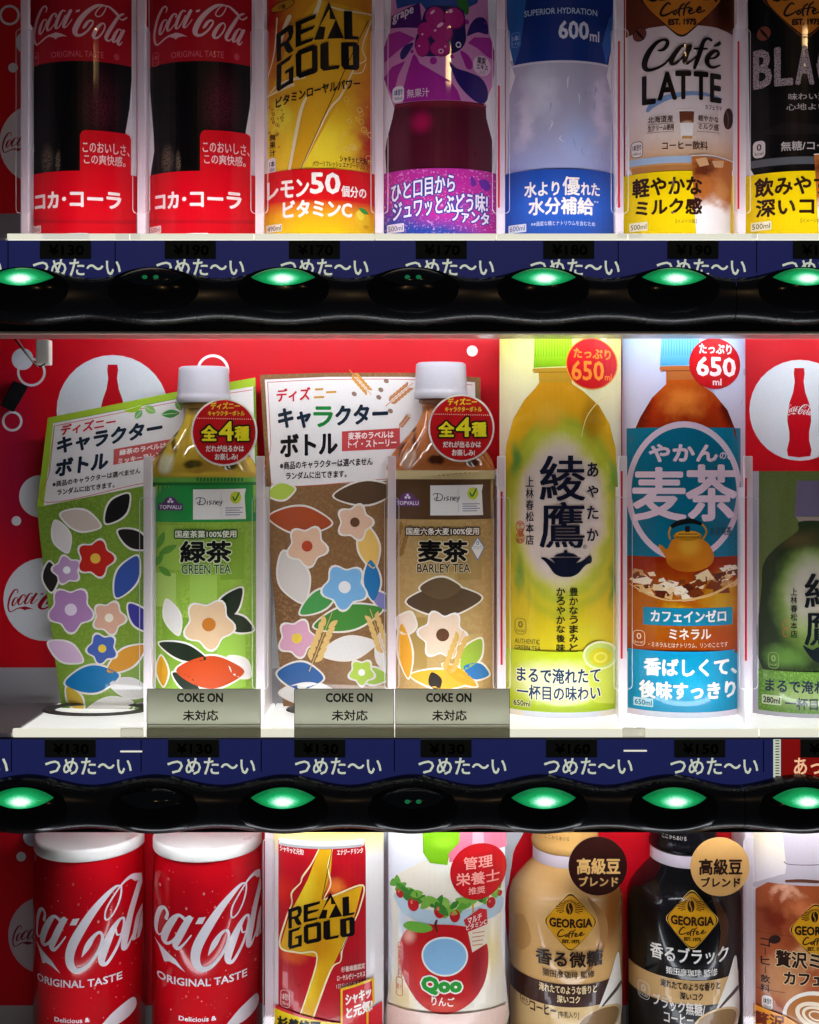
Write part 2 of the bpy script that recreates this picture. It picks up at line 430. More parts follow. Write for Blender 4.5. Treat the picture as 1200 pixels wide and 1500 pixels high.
def badge(a, x0, y0, x1, y1, fill, ink, l1, l2=None, lay=4, frame=None):
    if fill: a.R(fill, x0, y0, x1, y1, lay, (x1 - x0) * .35)
    if frame: a.R(frame, x0, y0, x1, y1, lay + 1, (x1 - x0) * .35, frame=.9)
    h = y1 - y0; w = x1 - x0
    if l2: a.T(ink, l1, x0 + w * .3 if len(l1) < 2 else x0 + w * .14, y0 + h * .18, x1 - w * .3 if len(l1) < 2 else x1 - w * .14, y0 + h * .58, lay + 2, b=.35); a.T(ink, l2, x0 + w * .16, y0 + h * .66, x1 - w * .16, y0 + h * .84, lay + 2)
    else: a.T(ink, l1, x0 + w * .15, y0 + h * .35, x1 - w * .15, y0 + h * .65, lay + 2)
def flower(a, x, y, r, col, mid, lay, rim='#f2ece4', n=6, rot=0.0):
    def ring(q): return [(x + q * (1 + .16 * math.cos(n * t)) * math.cos(t + rot), y + q * (1 + .16 * math.cos(n * t)) * math.sin(t + rot)) for t in (2 * math.pi * i / (8 * n) for i in range(8 * n))]
    a.P(rim, ring(r * .8 + 3), lay); a.P(col, ring(r * .8), lay + 1); a.E(mid, x, y, r * .25, lay=lay + 2, n=18)
def leaf(a, x, y, l, w, rot, col, lay, rim=None, vein=None):
    def sh(l, w): return [(x + c * math.cos(rot) - d * math.sin(rot), y + c * math.sin(rot) + d * math.cos(rot)) for c, d in ((-l, 0), (-l * .5, w * .75), (l * .1, w), (l * .65, w * .6), (l, 0), (l * .65, -w * .6), (l * .1, -w), (-l * .5, -w * .75))]
    if rim: a.SM(rim, sh(l + 3, w + 3), lay, n=4)
    a.SM(col, sh(l, w), lay + 1, n=4)
    if vein: a.S(vein, [(x - l * .9 * math.cos(rot), y - l * .9 * math.sin(rot), .8), (x + l * .8 * math.cos(rot), y + l * .8 * math.sin(rot), .5)], lay + 2)
def wheat(a, x, y, l, rot, col, lay):
    a.S(col, [(x - l * math.cos(rot), y - l * math.sin(rot), 1.2), (x + l * math.cos(rot), y + l * math.sin(rot), .8)], lay)
    for i in range(6):
        t = -.5 + 1.4 * i / 6
        for sgn in (-1, 1):
            leaf(a, x + l * t * math.cos(rot) - sgn * l * .16 * math.sin(rot), y + l * t * math.sin(rot) + sgn * l * .16 * math.cos(rot), l * .19, l * .085, rot + sgn * .5, col, lay)

# ================================================================== THE MACHINE
MB = thing('vending_machine', 'dark drink vending machine with red back panels and glowing green buttons', 'vending machine', W(600, 1600, 100))
BX = [42, 230, 418, 605, 793, 981, 1169, 1357, -146]
black = PM('black_plastic', '#0a0a0b', 0.27, 1.3, 0.1, 0.001)
black_gloss = PM('black_gloss_plastic', '#070708', 0.16, 0.5, 0.1, 0.06)
dgrey = PM('grey_plastic', '#3c3b3e', 0.35)
white_pl = PM('white_plastic', '#e9e7dc', 0.4)
cream_glow = EM('cream_glow_plastic', '#f4f2df', 0.8, '#e6e3cc'); lit_tray = EM('lit_tray', '#fafaf6', 0.72, '#e6e6e2')  # cream lip plastic glows by emission in place of light passing through
grey_panel = PM('grey_panel', '#b2b0b6', 0.4)
lamp_t = EM('lamp_tube_light', '#f4f8ff', LAMP_TOP); lamp_b = EM('lamp_tube_bright', '#f4f8ff', LAMP_TOP * 1.05); lamp_l = EM('lamp_strip_light', '#f2f7ff', LAMP_LOW); lamp_c = EM('lamp_strip_upper', '#f4f3ff', LAMP_LOW * .68); lamp_d = EM('lamp_strip_dim', '#f2f7ff', LAMP_LOW * .45)
red_panel = BM('red_panel', '#d8081c', [(20, 690, 60, 200, '#b01238', .9), (110, 760, 50, 260, '#c80c30', .9)], rough=.5, coat=.03, speck=(120, .7, .76, '#d8707c'))
clear = CLEAR('clear_plastic', '#fbfbfd', 0.06)
milk = CLEAR('milky_plastic', '#ffffff', 0.02, 0.4, 0.6, '#fdf4f7')
rimm = CLEAR('bright_plastic_edge', '#ffffff', 0.03, 0.3, 0.5, '#ffffff')
BACK = 262.0

def back(y0, y1, name='back_panel'):
    a = Art(Flat(BACK)); return a
# row 1 back
a = back(0, 0); a.R(red_panel, -260, -320, 1460, 313, 0); a.R('#8f8d96', -260, 313, 1460, 352, 0)
a.E('#e9e6ea', 14, 22, 15, lay=1, hole=(11.5, 11.5)); a.E('#e9e6ea', 40, 62, 17, lay=1); a.E('#e9e6ea', 19, 99, 7, lay=1); a.E('#e9e6ea', 52, 210, 53, 57, lay=1)
cola_script(a, '#a80d22', 3, 193, 98, 225, 2); a.build('back_panel', MB)
# row 2 back
a = back(0, 0); a.R(red_panel, -260, 440, 1460, 978, 0); a.R(grey_panel, -260, 978, 1460, 1066, 0)
wh = '#e8ebf0'
a.E(wh, 165, 602, 82, 82, lay=1); a.E(wh, 33, 526, 16, lay=1); a.E(wh, 46, 545, 21, lay=2, hole=(17.5, 17.5)); a.E(wh, 18, 617, 15, lay=1, hole=(11.5, 11.5))
a.E(wh, 59, 727, 31, lay=1); a.E(wh, 24, 763, 7, lay=1); a.E(wh, 66, 878, 61, lay=1); a.E(wh, 312, 543, 24, lay=1, hole=(20, 20)); a.E(wh, 692, 514, 8, lay=1); a.E(wh, 712, 482, 16, 14, lay=1)
a.E(wh, 396, 830, 120, 150, lay=1); a.E(wh, 735, 745, 34, 60, lay=1)
a.E(wh, 1172, 601, 74, lay=1)
btl = [(-7,-58),(7,-58),(8,-50),(6.5,-38),(9,-22),(14,-8),(17,4),(17.5,20),(14.5,36),(14.5,48),(18,62),(16.5,71),(0,73),(-16.5,71),(-18,62),(-14.5,48),(-14.5,36),(-17.5,20),(-17,4),(-14,-8),(-9,-22),(-6.5,-38),(-8,-50)]
a.P('#cf0a1c', [(1171 + x, 597 + y) for x, y in btl], 2); a.P('#cf0a1c', [(165 + x, 592 + y) for x, y in btl], 2)
cola_script(a, '#f3e8ea', 1154, 592, 1190, 609, 3, 3); cola_script(a, '#b20d22', 11, 862, 118, 898, 2); a.build('back_panel', MB)
# row 3 back
a = back(0, 0); a.R(red_panel, -260, 1170, 1460, 1473, 0); a.R(grey_panel, -260, 1473, 1460, 1640, 0)
a.E(wh, 48, 1226, 14, lay=1); a.E(wh, 31, 1255, 7, lay=1); a.E('#c9b9c2', 66, 1370, 54, 57, lay=1); cola_script(a, '#7d1024', 18, 1355, 112, 1388, 2)
a.SM(wh, [(565, 1190), (760, 1190), (752, 1250), (746, 1290), (740, 1330), (736, 1520), (565, 1520)], 1); a.build('back_panel', MB)
# side walls and outer frame pieces far left / right so that a side step still sees a cabinet
box('side_panel', -262, -330, -246, 1650, -10, 300, dgrey, MB, 1); box('side_panel', 1446, -330, 1462, 1650, -10, 300, dgrey, MB, 1)

def shelf(ylip, row):
    """floor tray, front lip, light strips under and over it"""
    yl = ylip
    v = []; 
    # floor tray as column plates with fine gaps
    edges = {1: [-250, 10, 190, 372, 549, 727, 920, 1110, 1450], 2: [-250, 18, 212, 379, 566, 742, 938, 1112, 1450]}[row]
    for i, (x0, x1) in enumerate(zip(edges, edges[1:])):
        g = 1.5
        box('shelf_plate', x0 + g, yl + 4, x1 - g, yl + 10, 4, BACK - 2, (grey_panel if x1 < 30 else lit_tray), MB, .6)
    for x0, x1 in zip(edges, edges[1:]):
        if x1 < 30: continue
        box('shelf_lip', x0 + .4, yl - 2, x1 - .4, yl + (6.5 if row == 1 else 9.5), -5, 3.2, cream_glow, MB, .4)
    box('shelf_base', -250, yl + 10.5, 1450, yl + 20, 4, BACK - 2, dgrey, MB)
shelf(344, 1); shelf(1070, 2)
# diffuser strips set in the shelf just behind the lip (they light the row from below)
def tube(name, py, d0, d1, mat, h0, h1):
    a0, a1 = W(30, py, 0), W(1440, py, 0); z = a0.z
    v = [(a0.x, d0 * S, z + h0 * S), (a1.x, d0 * S, z + h0 * S), (a1.x, d1 * S, z + h1 * S), (a0.x, d1 * S, z + h1 * S)]
    v += [(x, y, q - 1.0 * S) for x, y, q in v]
    f = [(0, 1, 2, 3), (7, 6, 5, 4), (0, 4, 5, 1), (1, 5, 6, 2), (2, 6, 7, 3), (3, 7, 4, 0)]
    solid(name, v, f, mat, MB, mats=[mat, dgrey], fm=[0, 1, 1, 1, 1, 1])
tube('light_strip', 343, 4.5, 26, lamp_c, 1.2, -3.2); tube('light_strip', 1069, 4.5, 26, lamp_l, 1.6, -2.8)
for nm, py in (('light_tube', 446), ('light_tube', 1192)):
    V, F = [], []; n = 10
    for x in (105, 1440):
        for i in range(n):
            t = 2 * math.pi * i / n; p = W(x, py, 0); V.append((p.x, (34 + 9 * math.cos(t)) * S, p.z + 9 * S * math.sin(t)))
    F = [(i, (i + 1) % n, n + (i + 1) % n, n + i) for i in range(n)] + [tuple(range(n)), tuple(range(n, 2 * n))]
    solid(nm, V, F, lamp_t if py < 600 else lamp_b, MB, True)
tube('light_strip', -215, 20, 50, EM('upper_lamp_light', '#ffdce4', 2.4), 0, 0)
tube('light_strip', 1600, 0, 26, lamp_d, 8, 1)
box('shelf_plate', -250, 1634, 1450, 1641, -2, BACK - 2, white_pl, MB, .6)
box('shelf_base', -250, 1641.5, 1450, 1660, -5, BACK - 2, dgrey, MB)

# ------------------------------------------------------------------ price rails and button bars
blue_back = EM('backlit_blue', '#38429a', 0.21, '#12133a', .4); cream_lit = EM('backlit_cream', '#e2ebd4', 0.62, '#dfe6c8')
red_back = EM('backlit_red', '#d81c18', 0.22, '#a81414', .25); cream_warm = EM('backlit_warm', '#ffc79a', 0.8, '#dfe6c8')
lcd = PM('lcd_black', '#414842', 0.4, .05); digit = PM('lcd_digit', '#060606', 0.4, .05)
trim_m = PM('header_trim', '#c9bfae', 0.35)
def bump(x):
    w = 0.0
    for b in BX:
        t = abs(x - b)
        if t < 94: w = max(w, 0.5 + 0.5 * math.cos(math.pi * t / 94))
    return w
def lerp(a, b, t): return a + (b - a) * t
def bar_pts(x):
    w = bump(x); e = max(0, min(1, w))
    return [(lerp(410, 394, e), 3), (lerp(408, 393, e), -6), (lerp(411, 396, e), -18), (lerp(419, 404, e), -27), (lerp(430, 420, e), lerp(-30, -34, e)), (445, lerp(-30, -36, e)), (458, lerp(-28, -34, e)),
            (lerp(465, 468, e), lerp(-23, -30, e)), (lerp(469, 475, e), lerp(-16, -24, e)), (lerp(471, 478, e), -8), (lerp(472, 479, e), 0), (lerp(474, 480, e), 6)]
def button_lens(key, lit):
    m, nt, p = new_mat(key); uv = uvnode(nt)
    p.inputs['Base Color'].default_value = lin('#06401c' if lit else '#020805'); p.inputs['Roughness'].default_value = .12
    if lit:
        l = nt.nodes.new('ShaderNodeVectorMath'); l.operation = 'MULTIPLY'; nt.links.new(uv, l.inputs[0]); l.inputs[1].default_value = (2.15, 1.5, 0)
        s = nt.nodes.new('ShaderNodeVectorMath'); s.operation = 'SUBTRACT'; nt.links.new(l.outputs[0], s.inputs[0]); s.inputs[1].default_value = (.05, .42, 0)
        n = nt.nodes.new('ShaderNodeVectorMath'); n.operation = 'LENGTH'; nt.links.new(s.outputs[0], n.inputs[0])
        tx = noise(nt, uv, 9, 2)
        ad = nt.nodes.new('ShaderNodeMath'); ad.operation = 'MULTIPLY_ADD'; nt.links.new(tx.outputs[0], ad.inputs[0]); ad.inputs[1].default_value = .45; nt.links.new(n.outputs['Value'], ad.inputs[2])
        r = nt.nodes.new('ShaderNodeValToRGB'); nt.links.new(maprange(nt, ad.outputs[0], 0.1, 2.2), r.inputs[0])
        els = [(0, '#ffffff'), (.27, '#f2fffa'), (.37, '#a6efcb'), (.48, '#44cc8c'), (.62, '#159a55'), (1, '#086a38')]
        while len(r.color_ramp.elements) < len(els): r.color_ramp.elements.new(.5)
        for e, (q, h) in zip(r.color_ramp.elements, els): e.position = q; e.color = lin(h)
        nt.links.new(r.outputs[0], p.inputs['Emission Color']); p.inputs['Emission Strength'].default_value = 1.1
    return m
lens_on = button_lens('button_lens_lit', True); lens_off = button_lens('button_lens_dark', False)
led_dim = EM('button_led_dim', '#1f9c62', 0.35)

def rail(oy, prices, lit, tx, lx, row):
    ob = 0 if row == 1 else 740; ol = 0 if row == 1 else 749
    # backlit price strip
    a = Art(Flat(-2)); a.R(blue_back, -240, 352 + oy, 1440, 417 + ob, 0)
    if row == 2:
        a.R(red_back, 1145, 352 + oy, 1440, 417 + ob, 1); a.R(cream_lit, 1133, 352 + oy, 1144, 414 + oy, 2)
        for k in range(14): a.R('#8d8a70', 1136, 353.5 + oy + k * 4, 1142, 355 + oy + k * 4, 3)
    for x in {1: (11, 168, 905, 1108), 2: (16, 206, 382, 577, 1118)}[row]: a.R('#05050f', x, 353 + oy, x + 1.5, 400 + oy, 2)
    for (x0, x1) in tx: a.T(cream_lit, 'つめた～い', x0, 379 + oy, x1, 404 + oy, 3, b=.8)
    if row == 2:
        a.T(cream_warm, 'あったか～い', 1163, 379 + oy, 1300, 404 + oy, 3, b=.8); a.T(cream_lit, 'い', -14, 379 + oy, 12, 404 + oy, 3, b=.8)
    else:
        a.T(cream_lit, 'い', -22, 379 + oy, 3, 404 + oy, 3, b=.8)
    a.build('price_strip', MB)
    # the strip's lower box
    box('price_rail', -240, 418 + ob, 1440, 470 + ob, 0, 40, black, MB)
    # price displays
    for x, pr in zip(lx, prices):
        b = box('price_display', x - 38, 352 + oy, x + 37, 379 + oy, -5.5, -2.6, lcd, MB, 1.0)
        t = Art(Flat(-5.7)); t.T(digit, '¥' + pr, x - 25, 358 + oy, x + 27, 374 + oy, 1, b=.9); t.build('digits', b)
    # wavy button bar
    m = len(bar_pts(0))
    for xa, xb in ((-240, 1072 if row == 1 else 1084), (1073 if row == 1 else 1085, 1440)):
        n = int((xb - xa) / 4); xs = [xa + (xb - xa) * i / n for i in range(n + 1)]; V, F = [], []
        for x in xs:
            for (py, d) in bar_pts(x): p = W(x, py + ob, 0); V.append((p.x, d * S, p.z))
        for i in range(len(xs) - 1):
            for j in range(m - 1): F.append((i * m + j, i * m + j + 1, (i + 1) * m + j + 1, (i + 1) * m + j))
        solid('button_bar', V, F, black, MB, True)
    # under skirt and header trim
    box('under_skirt', -240, 470 + ob, 1440, (485.5 if row == 1 else 479.6) + ob, -1, 14, black_gloss, MB, 1)
    if row == 1: box('header_trim', -240, 485.5 + oy, 1440, 489 + oy, -3, 10, trim_m, MB, .7)
    # selection buttons
    for x, on in zip(BX, lit):
        V, F = [], []; n, r = 40, 9
        for j in range(r + 1):
            q = j / r; rx, ry = 69 * q, 35 * q
            for i in range(n):
                t = 2 * math.pi * i / n; w = (1 - q ** 2.6)
                p = W(x + rx * math.cos(t), 430 + ol + ry * math.sin(t), 0); V.append((p.x, (-29 - 17 * w) * S, p.z))
        for j in range(r):
            for i in range(n): F.append((j * n + i, j * n + (i + 1) % n, (j + 1) * n + (i + 1) % n, (j + 1) * n + i))
        b = solid('selection_button', V, F, black_gloss, MB, True)
        # eye-shaped lens in the cup
        V, F, U = [], [], []; nx, ny = 28, 8; hw = 46
        for i in range(nx + 1):
            u = -1 + 2 * i / nx; top = 411 - 14 * (1 - u * u) ** .9; bot = 411 + 13 * (1 - u * u) ** .9 + .3
            for j in range(ny + 1):
                v = j / ny; py = top + (bot - top) * v
                q = min(1, math.hypot((u * hw) / 69, (py - 430) / 35)); dd = -29 - 17 * (1 - q ** 2.6) - 1.2 - 4 * (1 - u * u) * (1 - (2 * v - 1) ** 2)
                p = W(x + u * hw, py + ol, 0); V.append((p.x, dd * S, p.z)); U.append((u, 2 * v - 1))
        for i in range(nx):
            for j in range(ny): F.append((i * (ny + 1) + j, i * (ny + 1) + j + 1, (i + 1) * (ny + 1) + j + 1, (i + 1) * (ny + 1) + j))
        me = bpy.data.meshes.new('lens'); me.from_pydata(V, [], F); me.materials.append(lens_on if on == 1 else lens_off)
        uv = me.uv_layers.new(name='UVMap')
        for l in me.loops: uv.data[l.index].uv = U[l.vertex_index]
        for p in me.polygons: p.use_smooth = True
        link('lens', me, b, 'unlit dark lens' if on != 1 else None)
        if on == 2:
            for k in (-8, 8):
                V = []; 
                for i in range(12): p = W(x + k + 4 * math.cos(i * math.pi / 6), 413 + ol + 3 * math.sin(i * math.pi / 6), 0); V.append((p.x, -51.5 * S, p.z))
                p = W(x + k, 413 + ol, 0); V.append((p.x, -53 * S, p.z))
                solid('indicator_light', V, [(i, (i + 1) % 12, 12) for i in range(12)], led_dim, b, True)
rail(0, ['130', '190', '170', '170', '180', '190', '190'], [1, 2, 1, 2, 1, 1, 1, 1, 1], [(48, 177), (229, 358), (411, 540), (594, 724), (777, 908), (962, 1093), (1146, 1276)], [96, 279, 461, 647, 834, 1016, 1200], 1)
rail(731, ['130', '130', '130', '130', '160', '150', '130'], [1, 0, 1, 2, 1, 1, 1, 1, 1], [(66, 193), (245, 374), (432, 559), (613, 742), (797, 927), (982, 1111)], [103, 284, 469, 654, 838, 1026, 1211], 2)
# clear header strip under the first rail, pink reflection of the red panel put into its colour
box('header_strip', -240, 489, 1440, 496, 6, 9, CLEAR('header_clear', '#ffffff', .1, .2, .45, '#f4dfe2'), MB)
# small clear clips along the lips
for (x0, x1, y) in ((169, 205, 342), (905, 941, 339), (1102, 1112, 339), (62, 130, 341)): box('lip_clip', x0, y, x1, y + 9, -8, -5.2, clear, MB, .8)
for (x0, x1, y) in ((176, 210, 1066), (912, 946, 1066)):
    b = box('lip_clip', x0, y, x1, y + 14, -8, -5.2, rimm, MB, 1)
for (x0, x1, y) in ((176, 208, 1100), (914, 948, 1099)): box('strip_tab', x0, y, x1, y + 2.2, -4.5, -2.2, cream_glow, MB, .5)

# ------------------------------------------------------------------ clear column dividers
def divider(x, y0, y1, w, yb, dfront=78, dpost=84, red=None):
    root = box('column_divider', x - 2.2, y0 - 14, x + 2.2, yb, dpost + 12, BACK - 3, milk, MB)
    a = Art(Flat(dfront)); a.R(clear, x - w, y0, x + w, y1, 0, 7); a.build('clear_flange', root)
    a = Art(Flat(dfront)); a.R(rimm, x - w, y0, x + w, y1, 1, 7, frame=1.1); a.build('flange_rim', root)
    if red: box('panel_gap_strip', red[0] - 1.4, red[1], red[0] + 1.4, red[2], dpost - 1.2, dpost - .2, '#d00a1e', root)  # added strip, stands for the red back panel seen through the gap
    box('divider_post', x - 6, y0 - 60, x + 6, yb, dpost, dpost + 11, milk, root, 1.5)
for x in (36, 207, 380, 556, 734, 908, 1087): divider(x, 42, 313, 13, 343, red={734: (731, 125, 304), 908: (907, 60, 304), 1087: (1082, 60, 306)}.get(x))
for x, w in ((216, 12), (381, 12), (574, 11), (735, 13), (913, 14), (1097, 14)): divider(x, 728, 1010, w, 1068, red={735: (735, 720, 974), 913: (911, 690, 965), 1097: (1093, 700, 968)}.get(x))
for x in (394, 1098): divider(x, 1228, 1560, 9, 1600, 128, 136)

# hook with a thin black wire at the top of the middle row
hk = box('wire_hook', 52, 497, 72, 534, 60, 80, white_pl, MB, 2)
a = Art(Flat(58)); a.S('#101010', [(22, 497, 2.4), (40, 520, 2.6), (55, 536, 2.6), (66, 533, 2)], 0); a.S('#b8b4ae', [(26, 497, 1.6), (44, 524, 2.0), (56, 537, 1.6)], 1); a.build('wire', hk)

# ================================================================== TOP ROW: curved printed display sheets
WHT = '#efe9ec'
def sheet_thing(name, label, cat, cx, group='drink display sheets of the top row', ybot=343):
    return thing(name, label, cat, W(cx, ybot, 160), group)
DR, SAG1 = 112, 40
cola_dark = BM('cola_dark', '#060203', [(-40, 165, 30, 45, '#3a0a18', .9)], amp=3, nscale=9, speck=None)
def cola_liquid(key, x):
    return BM(key, '#050203', [(x + 26, 150, 40, 75, '#521626', .95), (x - 52, 232, 12, 30, '#5a4a3a', .8), (x - 36, 236, 5, 22, '#6a5a48', .8)], amp=2, nscale=6, speck=(44, .5, .6, '#090305'))
def cola_sheet(cx, label):
    o = sheet_thing('cola_display_sheet', label, 'drink display', cx)
    sf = Sheet(cx, 80, DR, SAG1); dx = cx - 121
    a = Art(sf)
    a.R(WHT, 42 + dx, -40, 200 + dx, 346, 0)
    liq = cola_liquid('cola_liquid', cx) if dx == 0 else cola_liquid('cola_liquid_b', cx)
    a.P(liq, [(43 + dx, 80), (193 + dx, 80), (193 + dx, 108), (190 + dx, 150), (184 + dx, 188), (183 + dx, 210), (188 + dx, 235), (194 + dx, 262), (43 + dx, 262), (46 + dx, 240), (50 + dx, 215), (49 + dx, 190), (46 + dx, 150), (43 + dx, 110)], 1)
    a.R('#b4071d', 43 + dx, -40, 193 + dx, 89, 2)
    cola_script(a, '#e9b6b8', 49 + dx, 3, 187 + dx, 62, 4)
    a.T('#e0606c', 'ORIGINAL TASTE', 75 + dx, 74, 152 + dx, 83, 4)
    badge(a, 47 + dx, 70, 57 + dx, 90, None, '#e0606c', '1本', '225', 3, frame='#e0606c')
    a.E('#d04050', 171 + dx, 79, 4, 5, 4)
    a.build('bottle_print', o)
    b = Art(Sheet(cx, 79.4, DR - 2, SAG1))
    b.P('#d9061a', [(43 + dx, 250), (117 + dx, 250), (117 + dx, 198)] + [(120 + dx, 192), (124 + dx, 190), (185 + dx, 190), (190 + dx, 192), (192 + dx, 197), (192 + dx, 250), (200 + dx, 250), (200 + dx, 346), (43 + dx, 346)], 0)
    b.T('#f4c9c6', 'このおいしさ、', 121 + dx, 207, 190 + dx, 223, 2, b=.35); b.T('#f4c9c6', 'この爽快感。', 123 + dx, 225, 184 + dx, 240, 2, b=.3)
    b.T('#fbe9e2', 'コカ', 51 + dx, 279, 86 + dx, 304, 2, b=1.7); b.E('#fbe9e2', 94 + dx, 291, 3.2, lay=2, n=14); b.T('#fbe9e2', 'コーラ', 102 + dx, 279, 178 + dx, 304, 2, b=1.7)
    b.SM('#c20a1c', [(46 + dx, 316), (80 + dx, 321), (121 + dx, 322), (160 + dx, 321), (196 + dx, 316), (196 + dx, 322), (160 + dx, 326), (121 + dx, 327), (80 + dx, 326), (46 + dx, 322)], 1)  # deeper red line painted for the reflection at the card's foot
    b.R('#f6dcd8', 44 + dx, 327, 60 + dx, 338, 2, 1); b.T('#b81420', '500ml', 45.5 + dx, 329, 58.5 + dx, 336, 3)
    b.P('#f4efe9', [(88 + dx, 346), (98 + dx, 341.5), (128 + dx, 341), (138 + dx, 346)], 2)
    b.build('slogan_card', o)
cola_sheet(121, 'dark cola bottle sheet beside the red circle-patterned cabinet side, first of the top row')
cola_sheet(297, 'dark cola bottle sheet standing next to the yellow lemon energy drink')

# --- lemon energy drink
o = sheet_thing('energy_drink_display_sheet', 'golden lemon energy drink sheet with black bolt lettering and red slogan card', 'drink display', 468)
sf = Sheet(468, 81, DR, SAG1); a = Art(sf)
a.R(WHT, 386, -40, 551, 346, 0)
gold = BM('gold_print', '#d99a1c', [(395, 10, 42, 150, '#b8231c', .9), (545, 205, 34, 150, '#b8231c', .95), (545, -20, 40, 90, '#c8781c', .9), (470, 215, 66, 70, '#fbdc34', .9), (410, 170, 26, 40, '#f0d838', .8)], amp=14, nscale=5, ramp=[(-40, '#d88a18'), (120, '#dd9a1a'), (210, '#efc326'), (330, '#f3cf35')])
a.R(gold, 391, -40, 545, 346, 1)
bolt_m = '#e2a51e'; wl = '#f0d9a8'
a.P(bolt_m, [(462, 0), (545, 10), (534, 80), (490, 160), (440, 250), (420, 250), (442, 145), (396, 130), (430, 40)], 2)
for st in ([(471, -5, 5), (462, 20, 6), (452, 30, 2)], [(546, 11, 2), (505, 13, 3), (480, 8, 2)], [(545, 18, 2.5), (531, 62, 2), (536, 80, 1.6), (520, 95, 2), (500, 138, 3), (480, 165, 2.4), (441, 246, 2)],
           [(424, 22, 7), (416, 40, 6), (408, 70, 2)], [(396, 128, 2), (412, 118, 3), (446, 112, 5)], [(450, 140, 3), (440, 165, 5), (424, 246, 4)], [(392, 106, 1.5), (402, 70, 2), (406, 20, 2)], [(392, 133, 3), (430, 122, 4)],
           [(536, 86, 1.2), (530, 100, 1.4), (514, 104, 1.2)]): a.S(wl, st, 3)
a.S('#3a1c08', [(540, 20, 1), (476, 168, 1), (440, 248, 1)], 4)
random.seed(3)
for i in range(30):
    x, y = random.uniform(492, 544), random.uniform(140, 240); r = random.uniform(1, 4.5)
    a.E('#ecc860' if i % 3 else '#f0d890', x, y, r, r * 1.05, 3, n=14, hole=(r * .82, r * .86))
for i in range(26):
    x, y = random.uniform(394, 416), random.uniform(145, 220); r = random.uniform(.8, 2.6); a.E('#a8501c', x, y, r, lay=3, n=10, hole=(r * .6, r * .6))
gold_logo(a, '#0c0806', bolt_m, 385, 2, 7.06)
a.T('#150c08', 'ビタミンローヤルパワー', 404, 124, 528, 139, 6, b=.8, sl=-.24)
a.E('#c98a20', 414, 4, 18, 7, 3, -.2); a.E('#150c08', 414, 4, 18, 7, 4, -.2, hole=(17, 6.2)); a.T('#150c08', '2種', 408, 2, 418, 8, 5)
a.V('#3a2008', '無果汁', 395, 190, 404, 224, 5, b=.3)
badge(a, 393, 226, 404, 249, WHT, '#404040', '1本', '250', 4)
a.T('#3a2008', 'シャキッと元気!', 498, 226, 539, 236, 5, b=.35); a.T('#3a2008', 'パワーリフレッシュ エナジードリンク', 458, 236, 540, 244, 5, b=.2)
a.build('bottle_print', o)
b = Art(Sheet(468, 80.4, DR - 2, SAG1))
b.R(BM('lemon_card', '#d9141a', ramp=[(248, '#d8121a'), (292, '#d8141a'), (312, '#f0a81c'), (342, '#f4cc14')], amp=6), 386, 247, 549, 346, 0)
cw = '#fbf1e6'
b.T(cw, 'レモン', 391, 261, 453, 288, 2, b=1.6); b.T(cw, '50', 454, 252, 499, 284, 2, b=2.2); b.T(cw, '個分の', 500, 270, 537, 287, 2, b=.8); b.T(cw, 'ビタミンC', 414, 292, 516, 318, 2, b=1.7)
b.E('#f2c51a', 531, 317, 11, 14, 2, -.35); b.E('#f9e04a', 528, 312, 5, 7, 3, -.3); b.E('#e0a814', 536, 328, 4, 3, 3); leaf(b, 533, 305, 8, 3.5, .5, '#2c9a3c', 3)
b.R('#f8f0dc', 390, 325, 413, 336, 2, 1); b.T('#3c2c18', '490ml', 392, 327, 411.5, 334.5, 3)
b.build('slogan_card', o)

# --- grape soda
o = sheet_thing('grape_soda_display_sheet', 'purple grape soda bottle sheet with cartoon grapes and splash print', 'drink display', 645)
sf = Sheet(645, 82, DR, SAG1); a = Art(sf)
a.R(WHT, 563, -40, 727, 346, 0)
a.Z(555, 0, 6.667)
lab = [(118,-300),(1065,-300),(1065,0),(1075,240),(1130,430),(1130,640),(1105,790),(1040,965),(1040,1010),(150,1010),(135,965),(75,790),(45,640),(50,430),(110,240),(120,0)]
a.P('#cf86b8', lab, 1)
a.Z(400, 0, 3)
a.P(BM('grape_liquid', '#4d0f22', [(617, 177, 24, 24, '#a8124c', .95), (640, 150, 90, 10, '#6e1828', .8), (585, 200, 20, 50, '#5a1430', .9)], amp=2), [(537,440),(935,440),(938,500),(962,590),(968,640),(965,790),(500,790),(493,640),(500,590),(525,500)], 1)
a.S('#7a1a30', [(537, 452, 9), (640, 448, 9), (830, 448, 9), (934, 452, 9)], 2)
a.Z(555, 0, 6.667)
a.P('#2c4a8e', [(120,-300),(1060,-300),(960,0),(870,60),(865,110),(480,120),(410,20),(180,40)], 2)
a.P('#4a1668', [(125,100),(400,15),(425,270),(115,218)], 3)
mg = '#a5218e'
for q in ([(90,270),(200,265),(355,360),(200,450),(55,540),(48,400)], [(260,568),(190,700),(165,800),(140,900),(75,770),(50,690),(130,600)],
          [(345,510),(370,540),(400,610),(560,710),(700,790),(770,880),(805,975),(235,975),(235,850),(280,680),(330,530)], [(870,405),(930,340),(1090,310),(1128,430),(1126,525),(1050,500),(960,440)]): a.P(mg, q, 2)
a.SM('#a5218e', [(795,488),(870,520),(920,600),(905,655),(860,655),(830,590)], 2)
nv = '#2b1a66'
a.SM(nv, [(862,335),(890,230),(950,150),(1020,130),(1060,170),(1065,280),(970,285),(890,325)], 3); a.SM(nv, [(690,600),(760,660),(880,690),(1000,730),(1060,820),(1060,930),(1000,980),(900,940),(780,820),(720,700)], 3); a.SM(nv, [(338,405),(260,415),(210,480),(215,540),(250,545),(300,480)], 3)
